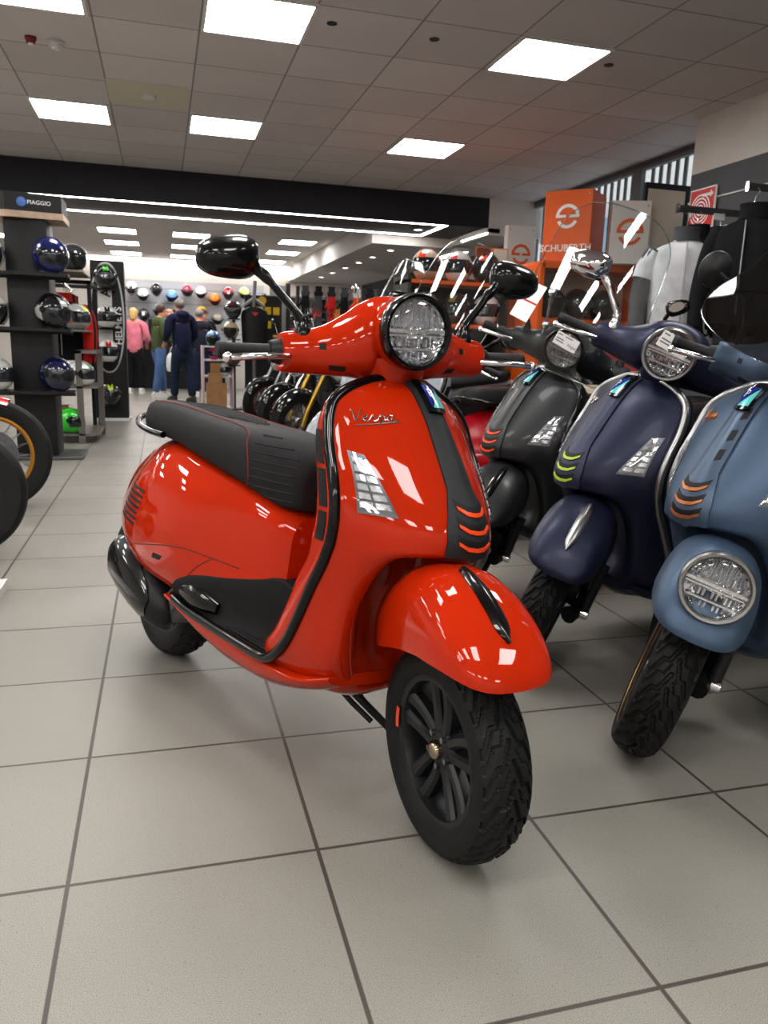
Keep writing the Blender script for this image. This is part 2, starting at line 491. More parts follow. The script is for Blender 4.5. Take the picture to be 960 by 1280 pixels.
def wheel(root, x, m, S=None, front=True):
    """Wheel as rim with its fittings and a tyre; outer face to the scooter's right."""
    T = Matrix.Translation((x, 0, .237))
    rim = Q('wheel_rim', 'rim', m['rim'], root, rim_mesh, ang=35)
    rim.matrix_local = (S @ T) if S else T
    tire = Q('tire', 'tire', M_TIRE, root, tire_mesh, ang=30)
    tire.matrix_local = (S @ T) if S else T
    if front:
        for k in range(5):
            a = 2 * PI * k / 5 + .35 + PI / 5
            o = Q('bolt', 'bolt%d' % k, M_STEEL, rim, lambda: MB().lathe([(0, -.041), (.004, -.041), (.0065, -.040), (.0065, -.028)], 8, 'y', M=Matrix.Translation((.037 * math.cos(a), 0, .037 * math.sin(a)))))
        Q('center_cap', 'ccap', m.get('cap', M_CAP), rim, lambda: MB().lathe([(0, -.053), (.010, -.0525), (.017, -.050), (.0205, -.044), (.0205, -.03)], 40, 'y'), ang=60)
        if m.get('fullstripe'): Q('rim_stripe', 'fstripe', m['stripe'], rim, lambda: MB().lathe([(.158, -.0478), (.1668, -.0506)], 80, 'y').lathe([(.1665, -.0505), (.171, -.0545), (.174, -.0575)], 80, 'y'))
        else: Q('rim_stripe', 'rstripe', m['stripe'], rim, lambda: MB().lathe([(.153, -.0520), (.168, -.0530)], 10, 'y', a0=R_(168), a1=R_(186)))
        dk = Q('brake_disc', 'disc', M_DISC, root, lambda: MB().lathe([(.07, .046), (.11, .046), (.11, .05), (.07, .05), (.07, .046)], 60, 'y').lathe([(.02, .04), (.06, .047), (.075, .048)], 24, 'y'))
        dk.matrix_local = (S @ T) if S else T
    return rim

def lens_parts(parent, S, c, r, ring, tilt=0., name='headlight'):
    """Round headlight: bezel ring with reflector, light blades and clear lens."""
    T = Matrix.Translation(c) @ Matrix.Rotation(tilt, 4, 'Y')
    k = '%s%.3f' % (name, r)
    b = Q(name, k + 'b', ring, parent, lambda: MB().lathe([(r * .86, -.03), (r * 1.0, -.03), (r * 1.04, -.014), (r * 1.035, .004), (r * .985, .014), (r * .91, .013), (r * .865, .004), (r * .86, -.02)], 64, 'x'))
    b.matrix_local = S @ T
    Q('reflector', k + 'r', M_REFL, b, lambda: MB().lathe([(.001, -.042), (r * .3, -.040), (r * .6, -.03), (r * .84, -.008), (r * .872, .001)], 64, 'x'))
    def blades():
        mb = MB()
        def slab(z, hz, x0, x1, k=.86):
            hw = math.sqrt(max(0, (k * r) ** 2 - z * z)); mb.box((x0, -hw, z - hz), (x1, hw, z + hz))
        for i in range(-9, 10):      # vertical flutes in the upper half
            y = i * r * .088; top = math.sqrt(max(0, (.84 * r) ** 2 - y * y))
            if top > r * .16: mb.rings([[(-.020, y - r * .030, z), (-.010 - .004 * (i % 2), y, z), (-.020, y + r * .030, z)] for z in (r * .14, r * .14 + (top - r * .14) * .5, top)], (1, 1))
        slab(r * .02, r * .045, -.022, -.006); slab(-r * .10, r * .022, -.022, -.010); slab(-r * .46, r * .03, -.024, -.012)
        for i in range(-6, 7):       # small prisms below
            for z, h in ((-.28, .10), (-.62, .09)):
                y = i * r * .125 + (.03 * r if z < -.4 else 0)
                if y * y + (z * r) ** 2 < (.74 * r) ** 2 and (i * 7 + int(z * 10)) % 3: mb.rings([[(-.024, y - r * .05, zz), (-.012, y - r * .02, zz), (-.014, y + r * .03, zz), (-.024, y + r * .05, zz)] for zz in ((z - h) * r, (z + h) * r)])
        return mb
    Q('light_blades', k + 'l', M_REFL3, b, blades, smooth=False)
    Q('lens', k + 'g', M_LENS, b, lambda: MB().lathe([(.0, .012), (r * .3, .0115), (r * .6, .0095), (r * .8, .006), (r * .885, .002)], 64, 'x'))
    return b

def make_scooter(name, m, pos, hd, lean, steer, label, o=()):
    root = empty(name, (*pos, 0), (R_(-lean), 0, R_(hd)), .977)
    tag(root, label, 'scooter')
    S = steer_mat(steer)
    # ---- legshield
    sh = Q('leg_shield', 'shield', m['paint'], root, lambda: MB().rings(dense(shield_rings(), 4, 4).tolist()), ang=50)
    if 'sh' not in BV: BV['sh'] = bvh_of(sh)
    B = BV['sh']; DX = (-1, 0, 0); X0 = 1.8
    def edge():
        pts = [(EDGE[0][0] - .004, 0, EDGE[0][2] + .004)] + [(x - .004, y + .002, z) for x, y, z in EDGE[1:16]]
        pts = smoothline(pts + [(.958, .205, .330), (.915, .2035, .304), (.86, .202, .297)], 5) + smoothline([(.80, .2015, .2965), (.70, .201, .2965), (.6, .201, .297), (.45, .2, .302), (.385, .198, .31)], 4)
        Lr = [Vector(p) for p in pts]; Rr = [Vector((p[0], -p[1], p[2])) for p in pts]
        mb = MB()
        for LL in (Lr, Rr): mb.tube(LL, .0132, 12)
        return mb
    Q('edge_trim', 'edge', m['trim'], root, edge)
    # ---- tie panel with badge and vents
    def tie():
        a = [(X0, -.030, .998), (X0, -.031, .92), (X0, -.035, .84), (X0, -.038, .78), (X0, -.052, .745), (X0, -.062, .70), (X0, -.062, .648)]
        b = mirror(a)
        return patch(MB(), B, a, b, DX, 34, 14, .006, .007, .009)
    t = Q('center_panel', 'tie', m['tie'], root, tie, ang=50)
    if 'tie' not in BV: BV['tie'] = bvh_of(t)
    BT = BV['tie']
    for i, (z, w) in enumerate(((.748, .040), (.713, .044), (.678, .047))):
        def slot():
            a = [(X0, -w, z + .018), (X0, -w * .5, z + .007), (X0, 0, z + .004), (X0, w * .5, z + .007), (X0, w, z + .018)]
            b = [(X0, -w * .95, z - .004), (X0, -w * .5, z - .013), (X0, 0, z - .015), (X0, w * .5, z - .013), (X0, w * .95, z - .004)]
            return patch(MB(), BT, a, b, DX, 16, 3, .0012, .002)
        v = Q('vent_slot', 'slot%d' % i, M_BLACK, t, slot)
        def lip():
            a = [(X0, -w * .95, z + .003), (X0, -w * .5, z - .0065), (X0, 0, z - .0085), (X0, w * .5, z - .0065), (X0, w * .95, z + .003)]
            b = [(X0, -w * .93, z - .004), (X0, -w * .5, z - .0145), (X0, 0, z - .0165), (X0, w * .5, z - .0145), (X0, w * .93, z - .004)]
            return patch(MB(), BT, a, b, DX, 16, 2, .0045, .005)
        Q('vent_lip', 'lip%d' % i, m['vent'], t, lip)
    if 'tieslots' in o:
        for i, z in enumerate((.93, .875, .825)):
            Q('tie_slot', 'tslot%d' % i, M_BLACK, t, lambda: patch(MB(), BT, [(X0, .012, z + .014), (X0, .013, z - .014)], [(X0, .026, z + .016), (X0, .027, z - .010)], DX, 3, 2, .001, .002))
    bg = Q('badge', 'badge', M_BLACKG, root, lambda: patch(MB(), BT, [(X0, -.021, 1.004), (X0, -.022, .938)], [(X0, .021, 1.004), (X0, .022, .938)], DX, 6, 6, .009, .012), ang=30)
    if 'bg' not in BV: BV['bg'] = bvh_of(bg)
    Bb = BV['bg']
    Q('blue_field', 'bf', M_BLUE, bg, lambda: patch(MB(), Bb, [(X0, -.017, .999), (X0, -.0178, .953)], [(X0, .015, .999), (X0, -.016, .953)], DX, 5, 4, .001, .001))
    Q('teal_field', 'tf', M_TEAL, bg, lambda: patch(MB(), Bb, [(X0, .017, .997), (X0, -.014, .952)], [(X0, .0178, .995), (X0, .0178, .952)], DX, 5, 4, .001, .001))
    if 'bp' in CACHE: inst('lettering', CACHE['bp'], M_WHITE, bg)
    else: CACHE['bp'] = text_on('lettering', 'P', .026, Bb, (X0, -.007, .981), (0, 1, 0), (0, 0, 1), DX, M_WHITE, bg, .0026, bold=-.0001).data
    # ---- turn signals
    for sg in (1, -1):
        q = [(X0, sg * .197, .832), (X0, sg * .172, .827), (X0, sg * .143, .716), (X0, sg * .196, .715)]
        f = lambda grow: [Vector(p) + (Vector(p) - Vector((X0, sg * .177, .772))) * grow for p in q]
        def sig():
            p = f(.07); return patch(MB(), B, [p[0], p[3]], [p[1], p[2]], DX, 10, 5, .002, .004)
        s = Q('turn_signal', 'sig%d' % sg, M_CHROMED, root, sig)
        s['label'] = 'clear trapezoid turn signal'
        def cells():
            mb = MB()
            p = f(-.08)
            for i in range(6):
                for j in range(2):
                    a0, a1 = i / 6 + .02, (i + 1) / 6 - .03
                    b0, b1 = j / 2 + .04, (j + 1) / 2 - .04
                    L = lambda t: p[0].lerp(p[3], t); RR = lambda t: p[1].lerp(p[2], t)
                    patch(mb, B, [L(a0).lerp(RR(a0), b0), L(a1).lerp(RR(a1), b0)], [L(a0).lerp(RR(a0), b1), L(a1).lerp(RR(a1), b1)], DX, 2, 2, .005, .003, .002)
            return mb
        Q('light_cells', 'cell%d' % sg, M_CELL, s, cells, ang=20)
        def lens():
            p = f(.0); return patch(MB(), B, [p[0], p[3]], [p[1], p[2]], DX, 10, 5, .009, .0005, .003)
        Q('lens', 'slens%d' % sg, M_LENS, s, lens)
        for zi, (z0, z1) in enumerate(((.80, .872), (.71, .79), (.635, .70))):
            def gap1():
                zs = [e[2] for e in EDGE][::-1]; xs = [e[0] for e in EDGE][::-1]
                A = []; Bq = []
                for t in np.linspace(0, 1, 8):
                    z = z0 + (z1 - z0) * t; xe = float(np.interp(z, zs, xs))
                    A.append((xe - .066, sg, z)); Bq.append((xe - .030, sg, z))
                return patch(MB(), B, A, Bq, (0, -sg, 0), 8, 3, .0015, .002)
            Q('inner_vent', 'ivent%d_%d' % (sg, zi), M_BLACK, root, gap1)
    # script
    def script():
        W = [[(-.05, .95), (.08, 1.12), (.2, .9), (.32, .15), (.38, 0), (.5, .15), (.95, 1.3)],
             [(.92, .22), (1.22, .32), (1.38, .48), (1.28, .62), (1.1, .45), (1.08, .12), (1.28, .0), (1.55, .18), (1.9, .62), (1.95, .4), (2.06, .14), (1.92, .0), (1.78, .08)],
             [(1.98, .02), (2.25, .15), (2.58, .64), (2.38, -.5)], [(2.52, .42), (2.75, .64), (2.92, .45), (2.82, .1), (2.55, .08)],
             [(2.85, .1), (3.15, .2)], [(3.62, .55), (3.4, .62), (3.18, .32), (3.26, .03), (3.5, .14), (3.7, .62), (3.64, .2), (3.74, .0), (4.15, .22)], [(.35, -.42), (1.9, -.28), (4.3, -.02)]]
        mb = MB(); k = .0205
        for P in W:
            pts = [hit(B, Vector((X0, -.178 + a * k, .899 + c * k + a * k * .13)), DX) for a, c in [(q[0], q[1]) for q in cr([(x + y * .12, y) for x, y in P], False, 5)]]
            mb.tube([h + nn * .0012 for h, nn in pts], .0016, 6)
        return mb
    Q('lettering', 'script', m['script'], root, script)
    # ---- floor and belly
    FLO = [(.30, .19, .30, .27), (.42, .197, .292, .245), (.55, .2, .288, .212), (.7, .2, .286, .196), (.85, .2, .286, .204), (.97, .2, .288, .232), (1.06, .19, .30, .262), (1.12, .165, .32, .29)]
    def floor_r():
        rg = []
        for x, w, zt, zb in FLO:
            h = zt - zb
            half = [(0, zb), (.45 * w, zb + .002), (.75 * w, zb + h * .14), (.93 * w, zb + h * .45), (w, zb + h * .8), (.985 * w, zt), (.5 * w, zt + .001), (0, zt + .001)]
            rg.append([(x, y, z) for y, z in half] + [(x, -y, z) for y, z in half[-2:0:-1]])
        return MB().rings(dense(rg, 3, 4).tolist())
    Q('floorboard', 'floor', m['paint'], root, floor_r, ang=50)
    def matr():
        rg = []
        for x, wb, zt in [(.375, .205, .352), (.41, .212, .375), (.5, .199, .408), (.62, .166, .43), (.74, .135, .455), (.80, .117, .468), (.85, .105, .455), (.91, .097, .44), (.955, .092, .43)]:
            w = .189 - max(0, x - .84) * .22; yf = min(wb + .022, .186)
            half = [(0, .27), (w * .9, .27), (w, .282), (w, .298), (yf, .303), (min(wb + .012, .19), .318), (wb + .003, .35), (wb, zt - .008), (wb * .96, zt), (wb * .5, zt + .004), (0, zt + .006)]
            rg.append([(x, y, z) for y, z in half] + [(x, -y, z) for y, z in half[-2:0:-1]])
        return MB().rings(dense(rg, 2, 4).tolist())
    mt = Q('floor_mat', 'mat', M_MAT, root, matr, ang=35)
    def ribs():
        mb = MB()
        for sg in (1, -1):
            for y, x0, x1 in ((.158, .56, .90), (.140, .70, .92), (.172, .48, .88)):
                mb.tube([(x0, sg * y, .302), (x0 + .02, sg * y, .3045), (x1 - .02, sg * y, .3045), (x1, sg * y, .302)], .0048, 6)
        return mb
    Q('ribs', 'ribs', M_MAT, mt, ribs)
    # ---- rear body
    rb = Q('rear_body', 'rear', m['paint'], root, lambda: MB().rings(dense(half_rings(RB), 4, 5).tolist()), ang=50)
    if 'rb' not in BV: BV['rb'] = bvh_of(rb)
    BR = BV['rb']
    for sg in (-1, 1):
        D = (0, -sg, 0)
        for i in range(7):
            # slots run downward and forward, stacked along the tail
            t = i / 6
            p0 = Vector((-.015, sg, .592)).lerp(Vector((-.06, sg, .492)), t); p1 = Vector((.165, sg, .588)).lerp(Vector((.135, sg, .482)), t)
            def lou(p0=p0, p1=p1):
                u = Vector((0, 0, .0046))
                return patch(MB(), BR, [p0 + u, p1 + u], [p0 - u, p1 - u], D, 10, 2, .0012, .002)
            Q('louver', 'lou%d_%d' % (sg, i), M_BLACK, rb, lou)
        Q('seam', 'seam%d' % sg, M_BLACK, rb, lambda: MB().tube(online(BR, [(-.31, sg, .40), (-.15, sg, .388), (.08, sg, .41), (.3, sg, .452), (.42, sg, .47), (.55, sg, .468), (.66, sg, .462)], D, -.0006), .0016, 5))
        Q('seam', 'seamb%d' % sg, M_BLACK, rb, lambda: MB().tube(online(BR, [(.56, sg, .468), (.5, sg, .43), (.44, sg, .375)], D, -.0006), .0016, 5))
        Q('side_slot', 'sslot%d' % sg, M_BLACK, rb, lambda: patch(MB(), BR, [(.282, sg, .424), (.335, sg, .424)], [(.272, sg, .408), (.315, sg, .408)], D, 4, 2, .0015, .002))
        ft = Q('passenger_footrest', 'pfoot%d' % sg, M_BLACKG, root, lambda: MB().tube([(.445, sg * .203, .352), (.50, sg * .200, .350), (.56, sg * .190, .345), (.615, sg * .178, .338)], [.016, .024, .024, .014], 12, flat=(.7, 1.2)))
    # ---- seat
    def seat():
        ST = [(-.195, .05, .79, .825), (-.175, .09, .775, .852), (-.10, .122, .765, .872), (.03, .14, .757, .874), (.17, .15, .748, .866), (.32, .156, .726, .852), (.48, .157, .702, .843), (.60, .152, .682, .838), (.70, .14, .66, .828), (.77, .118, .645, .806), (.815, .085, .648, .77), (.825, .05, .66, .74)]
        rg = []
        for x, w, zb, zt in ST:
            h = zt - zb
            half = [(0, zb), (.7 * w, zb), (.93 * w, zb + .06 * h), (w, zb + .3 * h), (.98 * w, zb + .62 * h), (.9 * w, zb + .85 * h), (.66 * w, zt - .015 * h), (0, zt)]
            rg.append([(x, y, z) for y, z in half] + [(x, -y, z) for y, z in half[-2:0:-1]])
        return MB().rings(dense(rg, 4, 5).tolist())
    se = Q('seat', 'seat', m['seat'], root, seat, ang=60)
    if 'seat' not in BV: BV['seat'] = bvh_of(se)
    BS = BV['seat']
    def pip(sg):
        top = [(-.17, sg * .07), (-.08, sg * .098), (.05, sg * .108), (.2, sg * .104), (.35, sg * .10), (.47, sg * .105), (.56, sg * .118), (.605, sg * .134)]
        a = online(BS, [(x, y, 1.2) for x, y in top], (0, 0, -1), .001)
        b = online(BS, [(.612, sg, .80), (.635, sg, .76), (.645, sg, .71), (.63, sg, .677)], (0, -sg, 0), .001)
        return MB().tube(a + b, .0022, 5)
    for sg in (1, -1): Q('piping', 'pip%d' % sg, m['piping'], se, lambda: pip(sg))
    def ribtop():
        mb = MB()
        for i in range(7):
            y = (i - 3) * .022
            mb.tube(online(BS, [(-.05 - .0 * abs(i - 3), y, 1.2), (.15, y * 1.05, 1.2), (.36, y * .95, 1.2), (.46 - .01 * (i - 3) ** 2, y * .8, 1.2)], (0, 0, -1), .0006), .0022, 5)
        return mb
    Q('stitching', 'ribtop', M_STITCH, se, ribtop)
    def ribfront():
        mb = MB()
        for i in range(8):
            t = i / 7
            for sg in (1, -1):
                P = []
                for q in np.linspace(0, 1, 7):
                    # from the side stitch line forward over the nose
                    x = .645 + .18 * q; z = .825 - .155 * t - .004 * q
                    P.append((x, sg, z))
                pts = []
                for x, _, z in P:
                    h = BS.ray_cast(Vector((x, sg, z)), Vector((0, -sg, 0)))
                    if h[0] is not None and h[0].y * sg > .02: pts.append(h[0] + h[1] * .0004)
                if len(pts) > 2: mb.tube(pts, .0022, 5)
        return mb
    Q('quilting', 'ribfront', M_STITCH, se, ribfront)
    # ---- tail
    def rail():
        a = smoothline([(.10, .15, .765), (.0, .152, .768), (-.12, .14, .782), (-.205, .10, .80), (-.238, .05, .812), (-.245, 0, .815)], 5)
        a = a + [(x, -y, z) for x, y, z in reversed(a[:-1])]
        return MB().tube(a, .0105, 10)
    Q('grab_rail', 'rail', m['rail'], root, rail)
    Q('tail_light', 'tail', M_REDLENS, root, lambda: MB().ball((-.352, 0, .555), (.02, .045, .03), 16, 10))
    Q('rear_mudguard', 'mud', M_PLAST, root, lambda: MB().rings(dense([[(x, y, z) for y, z in ((-w, z0), (-w, z1), (w, z1), (w, z0))] for x, w, z0, z1 in ((-.17, .07, .32, .40), (-.26, .08, .27, .42), (-.31, .08, .22, .42), (-.335, .07, .20, .30))], 3, 3).tolist()))
    # ---- engine, exhaust, rear wheel, stand
    wheel(root, 0, m, None, False)
    Q('engine', 'engine', M_CAST, root, lambda: MB().tube([(.36, -.02, .30), (.2, .05, .26), (.02, .10, .237)], [.07, .075, .06], 14).tube([(.40, -.09, .27), (.30, -.12, .25), (.26, -.13, .22)], [.03, .045, .03], 12).cbox((.33, -.08, .30), (.12, .1, .08)).tube([(.36, -.15, .30), (.33, -.16, .33), (.30, -.165, .30), (.32, -.16, .255)], .013, 8))
    def muf():
        rg = []
        for t, r1, r2 in ((0, .02, .03), (.04, .055, .07), (.15, .07, .088), (.4, .072, .092), (.65, .068, .085), (.85, .056, .07), (.96, .035, .045), (1, .01, .015)):
            c = Vector((-.10, -.158, .345)).lerp(Vector((.29, -.160, .215)), t)
            ax = Vector((.39, 0, -.12)).normalized(); up = Vector((.12, 0, .39)).normalized()
            rg.append([c + Vector((0, 1, 0)) * r1 * math.cos(q) + up * r2 * math.sin(q) for q in (2 * PI * j / 20 for j in range(20))])
        return MB().rings(rg)
    mf = Q('muffler', 'muf', M_BLACKM, root, muf)
    def hs():
        rg = []
        for t, r1, r2, a in ((.0, .03, .04, 1.0), (.03, .060, .072, 1.1), (.15, .076, .092, 1.2), (.35, .078, .096, 1.15), (.55, .074, .092, 1.0), (.75, .066, .08, .8), (.86, .056, .06, .5)):
            c = Vector((-.10, -.161, .349)).lerp(Vector((.29, -.163, .219)), t)
            up = Vector((.12, 0, .39)).normalized()
            rg.append([c + Vector((0, -1, 0)) * r1 * math.cos(q) + up * r2 * math.sin(q) for q in np.linspace(-a, a, 13)])
        return MB().rings(rg, (0, 0), False)
    Q('heat_shield', 'hshield', M_BLACKG, mf, hs, solid=.004)
    Q('side_stand', 'stand', M_BLACKM, root, lambda: MB().tube([(.86, .07, .215), (.93, .115, .15), (1.0, .165, .09), (1.02, .19, .025 - .012)], [.016, .011, .010, .010], 10).cbox((1.02, .192, .012), (.05, .03, .012)).tube([(.84, .055, .20), (.90, .10, .14), (.95, .135, .10)], .008, 8))
    # ================= steered group
    S0 = S; S = S @ Matrix.Translation((-.09, .0, -.06)) @ Matrix.Diagonal((1, .87, 1, 1)) if 'fenderlight' in o else S
    def st(ob): ob.matrix_local = S; return ob
    def head():
        SE = [(-.262, .972, .040, 1.062, .042), (-.25, .973, .043, 1.062, .046), (-.21, .977, .046, 1.064, .049), (-.16, .988, .056, 1.070, .058), (-.115, 1.006, .07, 1.082, .072), (-.075, 1.012, .075, 1.094, .089), (-.035, 1.001, .067, 1.10, .096), (0, .998, .064, 1.101, .098)]
        SE = SE + [(-y, a, b, c, d) for y, a, b, c, d in reversed(SE[:-1])]
        rg = [[(cx + rx * math.cos(q), y, cz + rz * math.sin(q)) for q in (2 * PI * j / 20 for j in range(20))] for y, cx, rx, cz, rz in SE]
        mb = MB().rings(dense(rg, 2, 4).tolist())
        if 'fenderlight' not in o: mb.lathe([(.074, -.02), (.080, .03), (.0825, .075), (.0825, .10), (.080, .102)], 56, 'x', M=Matrix.Translation((1.032, 0, 1.114)))
        mb.lathe([(.088, 1.055), (.078, 1.03), (.068, 1.0), (.06, .975)], 36, 'z', M=Matrix.Translation((1.028, 0, 0)) @ Matrix.Diagonal((.85, 1, 1, 1)))
        return mb
    hs_ = st(Q('handlebar_cover', 'headset' + ('_low' if 'fenderlight' in o else ''), m['paint'], root, head, ang=50))
    if 'hd' not in BV: BV['hd'] = bvh_of(hs_)
    BH = BV['hd']
    for sg in (1, -1):
        Q('screw_hole', 'hole%d' % sg, M_BLACK, hs_, lambda: patch(MB(), BH, [(X0, sg * .18 - .007, 1.084), (X0, sg * .18 - .007, 1.070)], [(X0, sg * .18 + .007, 1.084), (X0, sg * .18 + .007, 1.070)], DX, 3, 3, .0008, .001))
        Q('lower_slot', 'lsl%d' % sg, M_BLACK, hs_, lambda: patch(MB(), BH, [(X0, sg * .13, 1.034), (X0, sg * .165, 1.036)], [(X0, sg * .128, 1.022), (X0, sg * .162, 1.026)], DX, 4, 2, .0008, .001))
        st(Q('switch_housing', 'sw%d' % sg, M_BLACKM, root, lambda: MB().tube([(.972, sg * .245, 1.063), (.970, sg * .285, 1.063)], [.034, .024], 16)))
        st(Q('grip', 'grip%d' % sg, m['grip'], root, lambda: MB().lathe([(.0, .405), (.016, .405), (.0185, .402), (.0185, .385), (.0165, .382), (.0165, .28), (.019, .275), (.019, .26)], 24, 'y', M=Matrix.Translation((.967, 0, 1.063)) @ Matrix.Diagonal((1, sg, 1, 1)))))
        st(Q('brake_lever', 'lev%d' % sg, M_CHROME, root, lambda: MB().tube(smoothline([(1.0, sg * .235, 1.055), (1.02, sg * .27, 1.053), (1.035, sg * .31, 1.052), (1.035, sg * .36, 1.049), (1.028, sg * .39, 1.047)], 4), .0078, 10).ball((1.027, sg * .395, 1.047), .0115, 14, 10)))
        mir = m.get('mirror', M_BLACKG)
        def mhead():
            rg = []
            c = Vector((.95, sg * .375, 1.262))
            for t, a, b in ((-.022, .45, .4), (-.018, .72, .66), (-.006, .97, .95), (.006, 1, 1), (.022, .92, .86), (.038, .7, .6), (.048, .35, .3), (.05, .02, .02)):
                rr = []
                for j in range(28):
                    q = 2 * PI * j / 28
                    cu = abs(math.cos(q)) ** .72 * math.copysign(1, math.cos(q)); su = abs(math.sin(q)) ** .72 * math.copysign(1, math.sin(q))
                    y = .071 * cu * a; z = .046 * su * b * (1 - .16 * cu) - .004 * cu
                    rr.append(c + Vector((t, sg * y, z)))
                rg.append(rr)
            return MB().rings(rg)
        if 'fenderlight' in o:
            st(Q('mirror', 'rmir%d' % sg, M_BLACKM, root, lambda: MB().lathe([(0, .022), (.03, .018), (.05, .004), (.053, -.008), (.05, -.012), (0, -.012)], 36, 'x', M=Matrix.Translation((.95, sg * .37, 1.285)))))
            st(Q('mirror_stem', 'rmst%d' % sg, M_BLACKM, root, lambda: MB().tube(smoothline([(.985, sg * .212, 1.10), (.985, sg * .215, 1.17), (.98, sg * .25, 1.23), (.972, sg * .35, 1.28)], 3), .006, 8)))
            continue
        mi = st(Q('mirror', 'mir%d' % sg, mir, root, mhead, ang=60))
        Q('mirror_glass', 'mgl%d' % sg, M_MIRROR, mi, lambda: MB().lathe([(0, -.0235), (1., -.0235)], 28, 'x', M=Matrix.Translation((.95, sg * .375, 1.262)) @ Matrix.Diagonal((1, .046 * sg, .027, 1))))
        Q('mirror_stem', 'mst%d' % sg, m.get('stem', M_BLACKG), mi, lambda: MB().tube(smoothline([(.985, sg * .212, 1.10), (.984, sg * .213, 1.128), (.982, sg * .222, 1.146), (.975, sg * .262, 1.19), (.968, sg * .29, 1.222), (.962, sg * .318, 1.244)], 3), [.014] * 3 + [.0115] * 3 + [.0095] * 3 + [.0092] * 3 + [.013] * 3 + [.018], 14).lathe([(.022, 1.098), (.021, 1.112), (.014, 1.13)], 16, 'z', M=Matrix.Translation((.985, sg * .212, 0))))
    S = S0
    if 'fenderlight' not in o: lens_parts(root, S, (1.142, 0, 1.114), .0815, m['ring'])
    # ---- fender
    def fen():
        FE = [(1.165, .515, .088, .415), (1.195, .562, .102, .422), (1.24, .602, .112, .432), (1.30, .630, .119, .452), (1.37, .634, .123, .470), (1.44, .616, .122, .479), (1.50, .584, .117, .479), (1.545, .549, .107, .475), (1.577, .517, .092, .469), (1.597, .492, .070, .464), (1.606, .476, .044, .461), (1.610, .4605, .001, .4598)]
        rg = []
        for x, zt, w, zl in FE:
            h = zt - zl
            half = [(0, zt), (.35 * w, zt - .03 * h), (.65 * w, zt - .13 * h), (.86 * w, zt - .32 * h), (.97 * w, zt - .6 * h), (w, zl)]
            rg.append([(x, -y, z) for y, z in reversed(half)] + [(x, y, z) for y, z in half[1:]])
        D = dense(rg, 4, 5, False)
        return MB().rings(D.tolist(), (0, 0), False)
    fe = st(Q('front_fender', 'fender', m['paint'], root, fen, ang=50))
    if 'fe' not in BV: BV['fe'] = bvh_of(fe)
    BF = BV['fe']
    if 'fenderlight' not in o:
        def crest():
            a = [(1.385, -.011, 1), (1.42, -.016, 1), (1.48, -.018, 1), (1.535, -.017, 1), (1.560, -.003, 1)]
            return patch(MB(), BF, a, mirror(a), (0, 0, -1), 14, 6, .003, .005, .007)
        Q('fender_crest', 'crest', m['crest'], fe, crest)
    else:
        lens_parts(root, S, (1.562, 0, .592), .083, M_ALU, R_(-12), name='fender_headlight')
        st(Q('light_pod', 'lpod', m['paint'], root, lambda: MB().lathe([(.05, -.14), (.07, -.10), (.08, -.05), (.083, -.02)], 40, 'x', M=Matrix.Translation((1.562, 0, .592)) @ Matrix.Rotation(R_(-12), 4, 'Y'))))
    # ---- fork on the left side
    st(Q('fork', 'fork', M_BLACKM, root, lambda: MB().tube([(1.25, 0, .55), (1.262, .06, .46), (1.262, .105, .34), (1.285, .115, .26)], [.03, .03, .027, .026], 14).tube([(1.285, .105, .25), (1.33, .105, .235), (1.375, .09, .237)], [.026, .024, .03], 12).tube([(1.33, .125, .25), (1.275, .12, .42)], .02, 12)))
    st(Q('brake_caliper', 'cal', M_BLACKM, root, lambda: MB().cbox((1.29, .06, .29), (.07, .05, .09)), bevel=.008))
    st(Q('shock_cap', 'scap', M_CHROME, root, lambda: MB().lathe([(0, .15), (.012, .15), (.018, .145), (.018, .12)], 18, 'y', M=Matrix.Translation((1.335, 0, .245)))))
    wheel(root, 1.375, m, S, True)
    return root, S
FX, FY = .292, 1.447
# ================================================================ CAMERA
cam = bpy.data.cameras.new('camera'); co = bpy.data.objects.new('camera', cam); COL.objects.link(co)
def rot_cam():
    f, p, r, Y = 974.4, .2090, -.0321, .2790
    W = Matrix.Rotation(-Y, 3, 'Z')
    c, s = math.cos(p), math.sin(p)
    right = Vector((1, 0, 0)); fw = Vector((0, c, -s)); dn = Vector((0, -s, -c))
    R = W @ (right * math.cos(r) + dn * math.sin(r)); D = W @ (dn * math.cos(r) - right * math.sin(r)); F = W @ fw
    M = Matrix((R, -D, -F)).transposed().to_4x4(); M.translation = (0, 0, 1.05)
    return M
co.matrix_world = rot_cam()
cam.sensor_fit = 'HORIZONTAL'; cam.sensor_width = 36; cam.lens = 974.4 / 960 * 36
cam.clip_start = .05; cam.clip_end = 80
cam.dof.use_dof = True; cam.dof.focus_distance = 1.75; cam.dof.aperture_fstop = cam.lens / 3.4
SC.camera = co
SC.view_settings.view_transform = 'Standard'
SC.view_settings.look = 'None'
SC.view_settings.exposure = .14
SC.view_settings.gamma = .90

